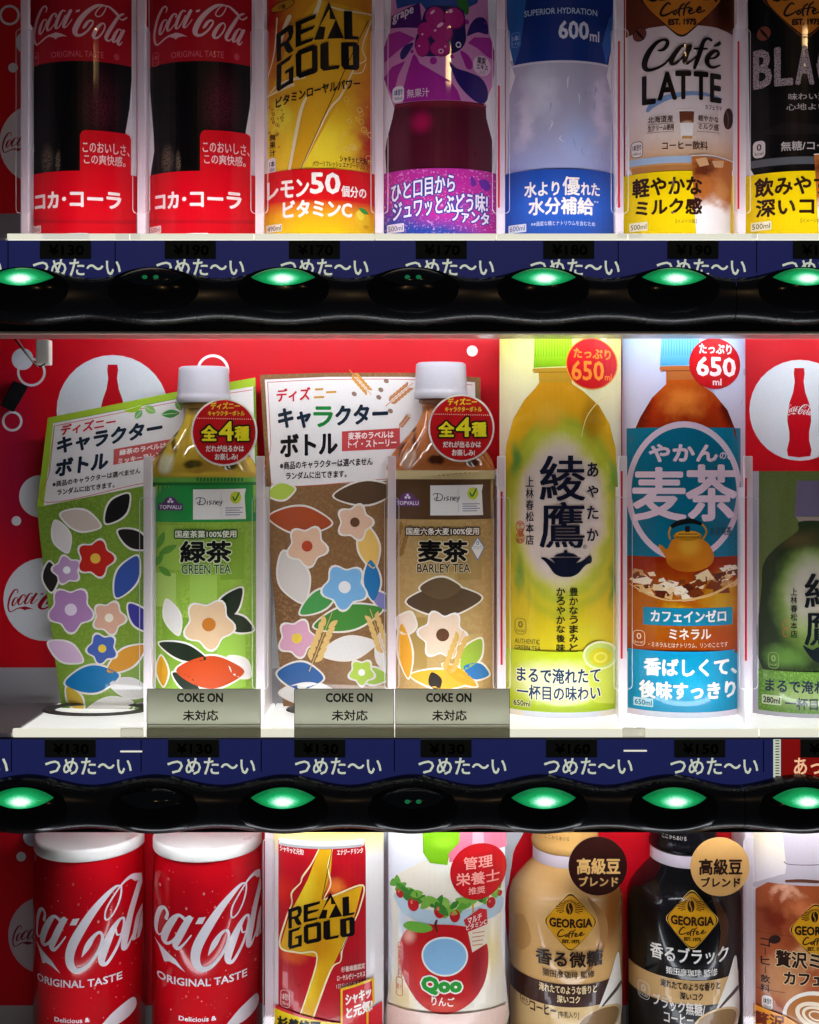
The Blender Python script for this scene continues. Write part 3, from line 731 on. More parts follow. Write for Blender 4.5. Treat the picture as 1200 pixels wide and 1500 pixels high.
for x, y, r in ((858,198,25),(325,485,17),(533,592,36),(715,550,20),(1040,180,10)): a.E(mg, x, y, r, lay=3, n=20)
gd, gm = '#1f1650', '#b01e76'
a.SM(gd, [(470,80),(640,60),(820,90),(846,260),(846,400),(765,500),(600,545),(440,540),(360,470),(356,380),(400,260)], 4)
for x, y, rx, ry in ((545,155,94,94),(735,170,98,104),(425,440,72,102),(450,290,78,82),(602,468,102,78),(612,312,108,106)):
    a.E('#7d1560', x + 6, y + 8, rx, ry, 4.5, n=28); a.E(gm, x, y, rx - 4, ry - 4, 5 if y < 300 else 5.4 if y > 320 else 5.8, n=28)
for x, y, rx, ry, r in ((525,117,28,13,-.7),(702,107,22,18,-.6),(600,245,36,16,-.6),(550,297,14,10,-.5),(425,328,10,10,0),(395,440,10,10,0),(650,455,9,9,0)): a.E('#f0b0d0', x, y, rx, ry, 6.5, r, n=16)
a.E('#e8d8e8', 778, 432, 27, 30, 6, n=20, hole=(16, 18)); a.E('#f0c0d8', 607, 500, 27, 24, 6.5, n=20, hole=(16, 14))
a.SM('#33702c', [(770,-40),(850,-20),(880,60),(872,120),(845,130),(828,90),(780,60)], 5)
a.Z()
a.T('#efd6e6', 'grape', 575, 11, 606, 25, 5, b=.6, sl=-.28)
badge(a, 575, 121, 592, 145, WHT, '#27408a', '1本当り', '190kcal', 4); a.T('#e9c4df', '無果汁', 596, 128, 629, 141, 5, b=.3)
a.E('#e8c9dc', 706, 91, 13, 15, 3); a.T('#2a1030', '果実', 699, 78, 712, 89, 5, b=.4); a.T('#2a1030', 'エキス', 698, 89, 715, 97, 5, b=.4); a.T('#2a1030', '入り', 702, 98, 711, 104, 5)
a.build('bottle_print', o)
b = Art(Sheet(645, 81.4, DR - 2, SAG1))
b.R(BM('grape_card', '#c22a98', [(610, 350, 130, 40, '#2c49a8', .6), (575, 345, 60, 70, '#2c49a8', .8), (668, 300, 26, 10, '#8a3aa8', .8)], amp=8, speck=(30, .58, .7, '#f0b8e0')), 563, 246, 727, 346, 0)
for t, x0, y0, x1, y1, sl in (('ひと口目から', 573, 260, 667, 287, -.12), ('ジュワッとぶどう味!', 575, 285, 715, 314, -.1), ('ファンタ', 661, 306, 717, 326, 0.06)): b.T('#f6eef6', t, x0, y0, x1, y1, 3, b=1.1, sl=sl, out='#2b3f9c', ow=1.6)
for q in ([(690,257),(694,258),(698,266),(695,271),(690,268)], [(702,262),(712,258),(719,266),(714,275),(706,272)]): b.SM('#6a2a9c', q, 1)
b.R('#f0e6f2', 567, 324, 592, 337, 2, 1); b.T('#222850', '500ml', 569, 327, 590, 334.5, 3)
b.build('slogan_card', o)

# --- sports drink
o = sheet_thing('sports_drink_display_sheet', 'pale clear sports drink sheet with dark blue label and blue slogan card', 'drink display', 822)
a = Art(Sheet(822, 81, DR, SAG1)); a.R(WHT, 741, -40, 905, 346, 0)
a.P(BM('cloudy_water', '#c2bfd6', [(790, 130, 40, 60, '#dcd8e6', .9), (850, 210, 40, 60, '#aab4dc', .9), (770, 170, 20, 60, '#d8cfe0', .8), (880, 150, 20, 70, '#d5cbe0', .8)], amp=20, nscale=4, ramp=[(80, '#bab2c4'), (180, '#b0acc6'), (250, '#a0a6d0')]), [(747, 80), (893, 80), (889, 105), (896, 130), (899, 200), (899, 262), (744, 262), (744, 200), (747, 130), (755, 105)], 1)
a.P('#12307a', [(742, -40), (899, -40), (898, 20), (896, 60), (891, 88), (753, 88), (747, 60), (742, 10)], 2)
a.P('#2860a8', [(742, -40), (775, -40), (763, 60), (754, 88), (747, 60), (742, 10)], 3); a.P('#2f62b0', [(892, 20), (898, 10), (896, 60), (888, 88), (882, 60)], 3)
a.S('#e0dce8', [(748, 90, 3), (822, 90, 3), (892, 90, 3)], 3)
random.seed(5)
for i in range(16):
    x, y = random.uniform(765, 885), random.uniform(110, 235); a.S('#d9d6e6' if i % 2 else '#9aa4cc', [(x, y, .4), (x + random.uniform(-3, 3), y + 5, 1.8), (x + random.uniform(-5, 5), y + random.uniform(10, 18), .4)], 2)
a.T('#b9cdea', 'SUPERIOR HYDRATION', 768, 11, 875, 20, 5, b=.3); a.T('#dcdcec', '600', 818, 30, 863, 57, 5, b=1.5); a.T('#dcdcec', 'ml', 864, 42, 878, 58, 5, b=.6)
badge(a, 749, 40, 762, 62, None, '#a8c0e8', '1本', '115', 3, frame='#6c94d4'); a.build('bottle_print', o)
b = Art(Sheet(822, 80.4, DR - 2, SAG1)); b.R(BM('water_card', '#2455b4', ramp=[(246, '#234a9e'), (300, '#2860c4'), (342, '#2c56ac')], amp=4), 740, 247, 904, 346, 0)
b.T(cw, '水より', 768, 264, 820, 287, 2, b=1.1); b.T(cw, '優', 824, 258, 850, 286, 2, b=1.1); b.T(cw, 'れた', 851, 266, 879, 285, 2, b=1.0); b.T(cw, '水分補給', 774, 288, 870, 314, 2, b=1.3)
b.T('#d6def0', '※※', 870, 292, 877, 295, 2); b.T('#e6eaf4', '※※過度な糖とナトリウムを含むため', 778, 323, 872, 330, 2, b=.15)
b.R('#e6ecf6', 745, 325, 771, 337, 2, 1); b.T('#203a80', '600ml', 747, 327, 769, 334.5, 3); b.build('slogan_card', o)

# --- cafe latte
def coffee_glass(b, x0, y0, x1, y1, lay):
    w = x1 - x0
    g = BM('glass_coffee_%d' % int(x0), '#b86a2c', [((x0 + x1) / 2, y1, w, (y1 - y0) * .55, '#f4f0ea', .35), (x0 + w * .3, y0 + 18, w * .4, 20, '#6a2c10', .8), (x0 + w * .7, y0 + 50, w * .3, 26, '#c98848', .8)], amp=16, nscale=6)
    b.P(g, [(x0, y0), (x1, y0 + 2), (x1 - w * .06, y1), (x0 + w * .12, y1)], lay)
    b.S('#f3ece4', [(x0, y0, 1.5), (x0 + w * .5, y0 - 2, 1.2), (x1, y0 + 2, 1.5)], lay + 1)
    for q in ([(x0 + 6, y0 + 5), (x0 + 22, y0 + 1), (x0 + 26, y0 + 12), (x0 + 12, y0 + 16)], [(x0 + 30, y0 + 6), (x0 + 48, y0 + 3), (x0 + 46, y0 + 14), (x0 + 34, y0 + 15)]): b.P('#d8a878', q, lay + 1)
o = sheet_thing('latte_display_sheet', 'pale cafe latte bottle sheet with yellow slogan card and iced glass picture', 'drink display', 997)
a = Art(Sheet(997, 81, DR, SAG1)); a.R(WHT, 916, -40, 1078, 346, 0)
a.P(BM('latte_body', '#e3d2d0', ramp=[(36, '#dfcaca'), (160, '#e6d6d2'), (200, '#e0c8b8'), (236, '#c8955c')], amp=3), [(917, -40), (1076, -40), (1074, 240), (1070, 250), (927, 250), (922, 240)], 1)
a.P(BM('latte_top', '#6e3018', [(1060, 0, 24, 60, '#38180c', .8)], amp=4), [(917, -40), (1076, -40), (1076, 42), (1050, 37), (997, 36), (950, 37), (917, 44)], 2)
emblem(a, 998.8, -11.4, 7.25, '#d27a1e', '#160c08', None, 3)
a.E('#7c3c30', 937, 44, 10, 10.5, 3); a.S('#2a100c', [(932, 37, 2), (937, 44, 4), (943, 52, 2)], 4); a.E('#1c0c0a', 937, 44, 10, 10.5, 4, hole=(9, 9.5))
a.Z(925, 0, 8.571); ink = '#120a08'
for st in ([(335,618,16),(400,610,40),(445,560,52),(450,510,44),(400,488,30),(310,520,52),(220,620,74),(170,730,78),(170,810,66),(220,848,44),(320,838,32),(420,790,28),(500,700,22)], [(705,590,36),(640,575,36),(570,640,58),(505,740,64),(505,795,46),(560,790,34),(640,720,26),(700,620,28)],
           [(735,580,54),(695,680,62),(668,760,58),(690,798,38),(750,765,22),(830,690,16)], [(1000,485,40),(955,470,34),(905,515,48),(870,620,56),(830,740,56),(792,850,40)], [(790,610,24),(870,606,30),(950,600,24)],
           [(955,722,16),(1040,705,28),(1092,650,38),(1080,612,34),(1030,625,46),(970,690,58),(950,765,62),(985,818,46),(1040,822,34),(1112,785,20)]): a.S(ink, st, 6)
a.P(ink, [(1030,550),(1110,475),(1130,510),(1100,545),(1040,565)], 6); a.Z()
a.S('#7f9cc8', [(949, 158, 6), (958, 150, 9), (978, 142, 8), (1007, 137, 6), (1035, 137, 5), (1057, 141, 3)], 3)
for ch, x0, x1, y0, y1 in (('L', 940, 961, 107, 150), ('A', 963, 992, 104, 146), ('T', 989, 1013, 103.5, 145.5), ('T', 1016, 1038, 104, 146), ('E', 1040, 1057, 105, 148)): a.T(ink, ch, x0, y0, x1, y1, 6, b=2.4)
a.T('#6a4038', 'カフェラテ', 1033, 152, 1058, 159, 6, b=.3)
for t, x0, y0, x1, y1 in (('北海道産', 949, 168, 986, 178), ('生クリーム使用', 949, 181, 987, 190), ('軽やかな', 1023, 168, 1053, 177), ('ミルク感', 1023, 180, 1053, 189)): a.T('#4a2c24', t, x0, y0, x1, y1, 5, b=.25)
for x0, x1 in ((948, 988), (1021, 1055)): a.R('#8a6a60', x0, 179.4, x1, 180, 4); a.R('#8a6a60', x0, 191.6, x1, 192.2, 4)
a.P('#efe7e0', [(994, 160), (1018, 160), (1014, 202), (998, 202)], 4); a.P(BM('small_glass', '#6a3420', [(1006, 182, 12, 8, '#d8b090', .7)], amp=6), [(995, 163), (1017, 163), (1016, 180), (996, 180)], 5); a.R('#c89050', 999, 199, 1014, 203, 5)
badge(a, 924, 202, 942, 226, '#e8dcd4', '#3a2c28', '1本当り', '160kcal', 4, frame='#3a2c28')
a.T('#4a3020', 'コーヒー飲料', 970, 206, 1037, 219, 5, b=.3)
a.R('#9fb4cc', 922, 228, 1074, 238, 3); a.R('#b7793e', 926, 241, 1072, 252, 3); a.E('#3a201a', 1067, 168, 7, 16, 4, .1); a.S('#7a4a38', [(1064, 156, 1), (1067, 168, 2), (1066, 182, 1)], 5)
a.build('bottle_print', o)
b = Art(Sheet(997, 80.4, DR - 2, SAG1)); yel = '#f0cf00'
b.R(yel, 914, 250, 1078, 346, 0); br = '#2e1208'
b.T(br, '軽やかな', 926, 257, 1029, 286, 3, b=1.6); b.T(br, 'ミルク感', 931, 289, 1029, 314, 3, b=1.6)
coffee_glass(b, 1013, 228, 1073, 346, 1); b.R('#f6ecc8', 922, 322, 949, 335, 2, 1); b.T('#2c2010', '500ml', 924, 325, 947, 332.5, 3); b.T('#6a5a30', '【イメージ図】', 990, 321, 1021, 327, 3); b.build('slogan_card', o)

# --- black coffee
o = sheet_thing('black_coffee_display_sheet', 'black coffee bottle sheet with orange emblem and yellow slogan card', 'drink display', 1175)
a = Art(Sheet(1175, 81, DR, SAG1)); a.R(WHT, 1092, -40, 1258, 346, 0)
a.P(BM('black_body', '#080607', [(1140, 160, 60, 60, '#120d0e', .9)], amp=6), [(1095, -40), (1255, -40), (1252, 240), (1245, 252), (1106, 252), (1099, 240)], 1)
emblem(a, 1180, -11.4, 7.25, '#d27a1e', '#160c08', '#8a4a18', 3)
a.E('#8a4636', 1119, 43, 10, 10.5, 3); a.S('#1a0806', [(1114, 36, 2), (1119, 43, 4), (1125, 51, 2)], 4)
gr = BM('chalk_print', '#bda9ac', speck=(60, .5, .56, '#4a3c3e'))
for i, ch in enumerate('BLACK'): a.T(gr, ch, 1103 + i * 31, 66, 1131 + i * 31, 124, 5, b=3.2)
a.T('#c8bcb8', '味わい深い', 1155, 136, 1226, 146, 5, b=.2); a.T('#c8bcb8', '心地よい香り', 1152, 151, 1240, 161, 5, b=.2)
badge(a, 1103, 201, 1121, 226, '#d8ccc8', '#181414', '0', 'kcal', 4); a.T('#c4bab4', '無糖/コーヒー', 1144, 206, 1242, 220, 5, b=.3)
a.R('#56585c', 1100, 229, 1250, 240, 3); a.SM('#1a1516', [(1120, 190), (1150, 178), (1200, 182), (1250, 170), (1250, 200), (1200, 196), (1150, 196)], 2)
a.build('bottle_print', o)
b = Art(Sheet(1175, 80.4, DR - 2, SAG1)); b.R(yel, 1091, 250, 1258, 346, 0)
b.T(br, '飲みやすい', 1105, 256, 1246, 285, 3, b=1.6); b.T(br, '深いコク', 1107, 288, 1224, 315, 3, b=1.6); b.R('#f6ecc8', 1100, 321, 1130, 334, 2, 1); b.T('#2c2010', '500ml', 1102, 323.5, 1128, 331.5, 3); b.T('#6a5a30', '【イメージ図】', 1173, 320, 1204, 326, 3)
coffee_glass(b, 1193, 226, 1250, 346, 1); b.build('slogan_card', o)

# ================================================================== MIDDLE ROW
# --- promotional cards standing behind the tea bottles (their printed characters are left out: plain leaves, blossoms and grain instead)
pmw = BM('card_white', '#efe9e6', amp=0)
o = thing('promo_card', 'white and green promotional card curling behind the green tea bottle', 'promotional card', W(215, 1050, 225), 'promotional cards behind the tea bottles')
a = Art(Sheet(215, 165, 204, 22, 12, yexact=True))
gfield = BM('leaf_green_field', '#7c9c34', [(120, 760, 60, 60, '#6b8c2c', .9), (150, 1000, 80, 60, '#94b84a', .9)], amp=10, nscale=3, speck=(26, .5, .56, '#88a63e'))
OUT = [(70, 612), (150, 596), (262, 573), (374, 553), (378, 700), (372, 1010), (215, 1016), (205, 1045), (150, 1058), (92, 1050), (80, 960), (66, 850), (59, 790), (54, 742), (62, 680)]
a.P(gfield, OUT, 0)
a.P('#a8c832', [(70, 612), (150, 596), (262, 573), (374, 553), (374, 566), (262, 583), (150, 605), (80, 619), (72, 690), (64, 742), (54, 742), (62, 680)], 1)
a.P(pmw, [(78, 620), (262, 584), (371, 566), (374, 700), (262, 704), (215, 711), (64, 741), (70, 690)], 1)
a.S('#d8545c', [(80, 624, .9), (262, 588, .9), (370, 571, .9)], 2); a.S('#d8545c', [(80, 624, .9), (73, 690, .9), (68, 736, .9), (214, 707, .9), (300, 698, .9)], 2)
for x, y, l, w, r, c in ((196, 597, 14, 7, -.3, '#a6cc2a'), (220, 600, 9, 6, .5, '#9ccf6a'), (203, 607, 8, 5, -.9, '#7ab870'), (250, 606, 13, 6, -.1, '#4c9c4a'), (262, 594, 8, 5, 1.0, '#7ab852')): leaf(a, x, y, l, w, r, c, 3, None, '#e6f0d0')
nvy = '#1b2a3a'
a.T('#d8343c', 'ディズニー', 88, 616, 169, 632, 5, b=1.0, sl=-.17, it=.12)
a.T(nvy, 'キャラクター', 82, 627, 237, 653, 5, b=2.0, sl=-.18, it=.1); a.T(nvy, 'ボトル', 80, 667, 158, 693, 5, b=2.2, sl=-.16, it=.1)
a.P('#d9605c', [(167, 658), (262, 641), (262, 664), (166, 681)], 3); a.T('#fff4ee', '緑茶のラベルは', 175, 653, 244, 662, 5, b=.6, sl=-.17); a.T('#fff4ee', 'ミッキーフレンズ', 173, 665, 246, 674, 5, b=.6, sl=-.17)
a.T('#3a3a3a', '※商品のキャラクターは選べません', 77, 695, 206, 704, 5, b=.4, sl=-.16); a.T('#3a3a3a', 'ランダムに出てきます。', 84, 711, 168, 720, 5, b=.4, sl=-.14)
for x, y, l, w, r, c in ((172, 745, 27, 14, -.9, '#1b1a1a'), (118, 762, 30, 15, .3, '#d9c6b8'), (196, 790, 26, 13, .5, '#26211f'), (90, 786, 24, 12, 1.2, '#efe6e2'), (186, 845, 34, 16, -1.1, '#3c58a8'), (205, 905, 26, 13, .9, '#46409c'), (96, 955, 28, 14, .5, '#e6c2e0'),
                     (185, 965, 34, 14, -.6, '#e8a032'), (135, 995, 40, 20, -.15, '#1c7cb8'), (190, 1008, 30, 13, .25, '#efeae6'), (110, 1025, 22, 10, 1.0, '#e0bc46'), (160, 1036, 34, 13, -.2, '#efeae6'), (74, 845, 22, 11, 1.5, '#2a2522'), (205, 1040, 12, 8, -.6, '#6a9c3c')): leaf(a, x, y, l, w, r, c, 2, '#f4efea')
for x, y, r, c, m, q in ((140, 818, 30, '#c8281e', '#f0c04a', 0), (104, 893, 36, '#b888bc', '#f0e0f0', .3), (160, 905, 26, '#e9b49a', '#fff2e0', .1), (150, 950, 24, '#4c68b8', '#f2d048', .5), (98, 835, 22, '#caa0cc', '#ffffff', .7)): flower(a, x, y, r, c, m, 4, n=5, rot=q)
a.build('card', o); 
# --- brown card
o = thing('promo_card', 'white and brown promotional card standing behind the barley tea bottle', 'promotional card', W(545, 1050, 225), 'promotional cards behind the tea bottles')
a = Art(Sheet(545, 168, 204, 22, 12, yexact=True))
bfield = BM('grain_brown_field', '#8a6440', [(420, 900, 60, 100, '#7a5634', .9), (560, 990, 80, 60, '#b08c5c', .9)], amp=10, nscale=3, speck=(26, .52, .58, '#94704a'))
a.P(bfield, [(381, 549), (480, 546), (600, 546), (704, 553), (706, 800), (700, 1020), (415, 1035), (408, 960), (395, 800), (390, 700)], 0)
a.P(pmw, [(388, 556), (480, 552), (600, 552), (696, 560), (698, 700), (575, 704), (398, 714), (393, 650)], 1)
a.S('#c8504e', [(392, 560, .9), (480, 556, .9), (600, 556, .9), (692, 564, .9)], 2); a.S('#c8504e', [(392, 560, .9), (397, 650, .9), (401, 710, .9), (575, 701, .9), (690, 697, .9)], 2)
a.T('#d8343c', 'ディズ', 405, 568, 455, 588, 5, b=1.0, sl=-.06); a.T('#e0a040', 'ニー', 460, 568, 493, 583, 5, b=1.0, sl=-.06)
a.T(nvy, 'キャ', 407, 597, 456, 628, 5, b=2.2, sl=-.05); a.T('#1f8a3c', 'ラ', 459, 595, 488, 626, 5, b=2.0); a.T(nvy, 'クター', 491, 592, 569, 622, 5, b=2.0, sl=-.05); a.T('#17161a', 'ボトル', 410, 634, 495, 668, 5, b=2.3, sl=-.06)
a.P('#cf4a4c', [(501, 632), (586, 627), (586, 657), (501, 661)], 3); a.T('#fff0ea', '麦茶のラベルは', 510, 632, 577, 643, 5, b=.55, sl=-.04); a.T('#fff0ea', 'トイ・ストーリー', 510, 644, 581, 655, 5, b=.55, sl=-.04)
a.T('#3a3430', '※商品のキャラクターは選べません', 410, 673, 546, 685, 5, b=.45, sl=-.05); a.T('#3a3430', 'ランダムに出てきます。', 419, 690, 508, 701, 5, b=.45, sl=-.04)
for x, y, l, r in ((528, 560, 24, .85), (585, 578, 26, -.7), (592, 618, 14, -.9)): wheat(a, x, y, l, r, '#d89a4a' if x < 570 else '#cf8a5a', 3)
for x, y in ((519, 577), (558, 571), (566, 558), (572, 602), (555, 582)): a.E('#9a7a68', x, y, 4, 3.2, 4, .6, n=14)
for x, y, l, w, r, c in ((412, 720, 20, 12, -.2, '#b8d050'), (440, 762, 46, 20, .1, '#b0502c'), (535, 722, 46, 17, -.1, '#5c4632'), (430, 845, 40, 22, 1.2, '#dcd4cc'), (540, 800, 34, 15, 1.35, '#efc46a'), (545, 850, 30, 12, 1.5, '#2c78b4'), (468, 880, 34, 14, -.6, '#4c9a50'),
                     (510, 905, 52, 18, -.25, '#4a8c3c'), (560, 880, 22, 10, .7, '#8a88c4'), (510, 950, 40, 16, -.2, '#e9e6e2'), (570, 960, 34, 18, 1.2, '#f0ece8'), (440, 990, 34, 20, .1, '#2c62a4'), (450, 1015, 40, 16, 0, '#f2eeea'), (545, 990, 26, 12, .1, '#a6cc46')): leaf(a, x, y, l, w, r, c, 2, '#f0e8de')
for x, y, r, c, m, q in ((450, 800, 32, '#e8bfa0', '#c04a2c', .2), (520, 765, 28, '#e8c0a4', '#6a4630', 0), (505, 860, 36, '#7cb4e0', '#f2f2f2', .4), (435, 935, 30, '#e0a8c0', '#f0d048', .1), (530, 985, 20, '#b8d84a', '#ffffff', .3)): flower(a, x, y, r, c, m, 4, n=5, rot=q)
wheat(a, 470, 940, 46, -1.2, '#e6c078', 7); wheat(a, 555, 930, 40, -1.9, '#e6c078', 7)
a.build('card', o)

# --- tea bottles (half-round dummies with caps and round neck tags)
def tea_bottle(cx, dy, kind):
    green = kind == 'green'
    o = thing('tea_bottle', 'green tea bottle dummy with white cap and light green label' if green else 'barley tea bottle dummy with white cap and beige label', 'drink bottle', W(cx, 1066, 190), 'capped tea bottle dummies')
    prof = [(586, 27), (594, 27), (606, 27), (616, 30), (626, 35), (640, 46), (655, 59), (668, 69), (680, 76), (690, 79.5), (694, 79.5), (698, 77.5), (702, 77.5), (706, 79), (712, 79.5), (1060, 79.5), (1066, 77)]
    prof = [(y + dy, h) for y, h in prof]
    sh = Shell(cx, prof, 192, .72)
    liq = BM('tea_liquid_' + kind, '#d2ae34' if green else '#b86a34', [(cx - 48, 680 + dy, 14, 20, '#d8d2a8' if green else '#c89c80', .5), (cx - 7, 680 + dy, 17, 9, '#54480f' if green else '#4a2010', .5), (cx + 45, 682 + dy, 14, 9, '#4e4210' if green else '#4a2010', .5), (cx - 62, 650 + dy, 9, 50, '#6a4c10' if green else '#6a3018', .8), (cx + 64, 650 + dy, 9, 50, '#6a4c10' if green else '#6a3018', .8), (cx - 40, 640 + dy, 5, 40, '#6a4e10' if green else '#6a3018', .8), (cx - 18, 645 + dy, 5, 40, '#c8a030' if green else '#a86030', .8), (cx, 600 + dy, 40, 10, '#8a7440' if green else '#6a4028', .8)], amp=5, nscale=4, rough=.1, coat=.8)  # pale glint and dark flute edges painted into the liquid colour
    sh.flute = (604 + dy, 692 + dy, .13, 5); sh.body('bottle_body', liq, o, n=90, sub=3, y1=704 + dy)
    # shoulder ribs
    lb = Shell(cx, [(y, h + .5) for y, h in prof], 192, .72); a = Art(lb)
    L = cx - 79; Rr = cx + 79
    if green:
        g1 = BM('label_green', '#8cb43a', [(cx - 20, 900, 40, 90, '#a8cc50', .9), (cx + 40, 830, 30, 60, '#a0c84a', .9), (cx, 1000, 60, 60, '#88b838', .9)], amp=12, nscale=4, speck=(16, .5, .53, '#96bc46'))
        a.R(g1, L, 763 + dy, Rr, 1064 + dy, 0); a.R('#2c9a48', L, 706 + dy, Rr, 765 + dy, 1); a.R('#7cbc4c', L, 699 + dy, Rr, 707 + dy, 1); a.R('#2a7a34', L, 707 + dy, Rr, 711 + dy, 2)
        for x in range(-10, 60, 5): a.R('#2c8a3c', cx + x, 700 + dy, cx + x + 3, 705 + dy, 2)
        for x0, y0, x1, y1, c in ((-66, 770, -30, 835, '#9cc44a'), (-20, 842, 20, 900, '#a6cc58'), (25, 780, 60, 850, '#84ac34'), (-60, 905, -20, 980, '#82ac34'), (20, 930, 62, 1010, '#9cc84c'), (-70, 840, -40, 890, '#b0d068')): a.R(c, cx + x0, y0, cx + x1, y1, 1)
    else:
        g1 = BM('label_beige', '#b8965a', [(cx - 20, 900, 40, 90, '#c8a86c', .9), (cx + 50, 800, 30, 60, '#a88850', .9), (cx, 1000, 60, 60, '#c09a58', .9)], amp=12, nscale=4, speck=(16, .5, .53, '#bf9e64'))
        a.R(g1, L, 760 + dy, Rr, 1064 + dy, 0); a.R('#5c4026', L, 708 + dy, Rr, 767 + dy, 1); a.R('#d8c490', L, 695 + dy, Rr, 708 + dy, 1)
        for x in range(-2, 60, 7): a.S('#a8843c', [(cx + x, 703 + dy, 1), (cx + x + 3, 698 + dy, 1), (cx + x + 6, 703 + dy, 1)], 2)
        wheat(a, cx - 58, 800 + dy, 34, -1.3, '#9a7434', 2)
        for x0, y0, x1, y1, c in ((-20, 842, 20, 900, '#c4a468'), (25, 780, 60, 850, '#ac8c50'), (-60, 905, -20, 980, '#b0904e'), (20, 930, 62, 1010, '#c8a868')): a.R(c, cx + x0, y0, cx + x1, y1, 1)
    Shell(cx, [(y, h + .2) for y, h in prof], 192, .72).body('label_wrap', g1, o, y0=703 + dy)
    # store mark and licence box
    pu = '#6a3c7c' if not green else '#5c3a6c'
    a.P(pu, [(cx - 66, 738 + dy), (cx - 60, 737 + dy), (cx - 55, 730 + dy), (cx - 48, 727 + dy), (cx - 41, 730 + dy), (cx - 36, 737 + dy), (cx - 30, 738 + dy), (cx - 30, 748 + dy), (cx - 66, 748 + dy)], 3)
    a.T('#efe6f4', 'TOPVALU', cx - 64, 740 + dy, cx - 32, 746 + dy, 4, b=.3)
    for x, y in ((-48, 731.5), (-50.4, 735), (-45.6, 735)): a.E('#efe6f4', cx + x, y + dy, 2, n=10, lay=4)
    a.P('#eeeae2', [(cx - 15, 717 + dy), (cx + 62, 716 + dy), (cx + 60, 726 + dy), (cx + 62, 761 + dy), (cx - 15, 761 + dy)], 3)
    a.Z(cx - 12, 727 + dy, 3.2)
    for st in ([(8,10,2),(3,14,3),(14,6,3),(40,10,3),(48,24,4),(38,38,4),(16,38,3),(10,30,3),(30,24,2)], [(24,8,4),(22,24,4),(21,40,4)], [(58,24,4),(56,38,4)], [(78,22,3),(68,22,3),(68,29,4),(76,33,4),(66,40,3)], [(84,38,4),(86,24,4),(94,24,3),(95,38,4)], [(100,32,3),(109,28,3),(104,22,3),(99,31,4),(104,39,3),(111,36,2)], [(114,23,4),(117,34,3),(126,23,3)], [(126,22,4),(120,38,4),(112,46,3)]): a.S('#181818', st, 4)
    a.Z()
    a.E('#c8d42c', cx + 47, 729 + dy, 8, 9, 4); a.S('#1c7a2c', [(cx + 43, 728 + dy, 2), (cx + 46, 733 + dy, 2.4), (cx + 52, 722 + dy, 2)], 5)
    a.R('#b0aeb4', cx + 25.5, 722 + dy, cx + 26, 756 + dy, 4)
    for i in range(4): a.R('#9a98b0', cx + 32, 743.5 + i * 3.4 + dy, cx + 57 - (i % 2) * 4, 745 + i * 3.4 + dy, 4)
    if green:
        a.T('#f0f2d8', '国産茶葉100%使用', cx - 41, 777, cx + 48, 788, 6, b=.5, out='#1d4a26', ow=1.9); a.T('#0f0f0f', '緑茶', cx - 34, 792, cx + 41, 825, 6, b=2.0, out='#dfe8b8', ow=1.6); a.T('#1d5a2c', 'GREEN TEA', cx - 32, 827, cx + 40, 841, 6, b=.4, out='#dfe8b8', ow=.8)
        for x, y, l, r in ((-62, 792, 13, -1.2), (-52, 806, 15, -.5), (-66, 822, 12, -.9), (-56, 838, 11, .6)): leaf(a, cx + x, y, l, 5, r, '#5c9a34', 2)
        # blossom sprig stands where the label carried a character
        for x, y, l, w, r, c in ((35, 890, 34, 15, -.9, '#1c2a1a'), (50, 915, 26, 12, .5, '#26331f'), (-45, 905, 26, 11, -1.9, '#efebe4'), (-30, 955, 36, 12, .3, '#1f2c1c'), (10, 985, 50, 24, .05, '#c84a1c'), (52, 980, 22, 13, .8, '#f0ece6'), (-60, 985, 22, 8, 1.5, '#e0a420'), (-25, 1000, 24, 10, .6, '#1f2c1c')): leaf(a, cx + x, y, l, w, r, c, 2, '#f4f2e4')
        flower(a, cx + 8, 915, 40, '#e6c39a', '#c8782c', 4, n=5, rot=.2)
    else:
        a.T('#f6efe0', '国産六条大麦100%使用', cx - 50, 773, cx + 56, 784, 6, b=.5, out='#3a2414', ow=1.9); a.T('#0f0c0a', '麦茶', cx - 33, 791, cx + 40, 824, 6, b=2.0, out='#e8d8b0', ow=1.6); a.T('#2c1c10', 'BARLEY TEA', cx - 34, 826, cx + 43, 839, 6, b=.4, out='#e8d8b0', ow=.8)
        a.P('#f0eadc', [(cx + 54, 787), (cx + 64, 803), (cx + 54, 822), (cx + 44, 803)], 3); a.P('#2c7ab8', [(cx + 54, 787), (cx + 64, 803), (cx + 54, 822), (cx + 44, 803)], 4, [[(cx + 54, 789), (cx + 63, 803), (cx + 54, 820), (cx + 45, 803)]]); a.T('#2c6aa8', 'カフェイン', cx + 47, 800, cx + 62, 805, 5); a.T('#2c6aa8', '0', cx + 52, 793, cx + 56, 799, 5)
        for x, y, l, w, r, c in ((5, 880, 55, 22, -.05, '#5a4630'), (0, 862, 30, 16, .0, '#6a543a'), (-50, 915, 18, 14, -1.2, '#efdcc8'), (-52, 955, 40, 10, 1.45, '#e8a82c'), (45, 960, 26, 14, -1.0, '#9cb83c'), (52, 985, 20, 12, .4, '#2c78b4'), (0, 995, 44, 14, .1, '#e8b030'), (-8, 998, 14, 10, 1.2, '#2a2018'), (28, 990, 30, 9, .6, '#e0a428')): leaf(a, cx + x, y, l, w, r, c, 2, '#f2ead8')
        flower(a, cx + 3, 930, 38, '#ecd0b4', '#6a4630', 4, n=6, rot=.1); wheat(a, cx + 20, 960, 40, -1.2, '#d8b060', 7)
    a.build('label', o)
    # cap
    cs = Shell(cx + .5, [(535 + dy, 33), (537 + dy, 36), (540 + dy, 36.6), (578 + dy, 38.4), (579 + dy, 39.4), (583 + dy, 39.6), (588 + dy, 38.6), (589 + dy, 36)], 192, .8)
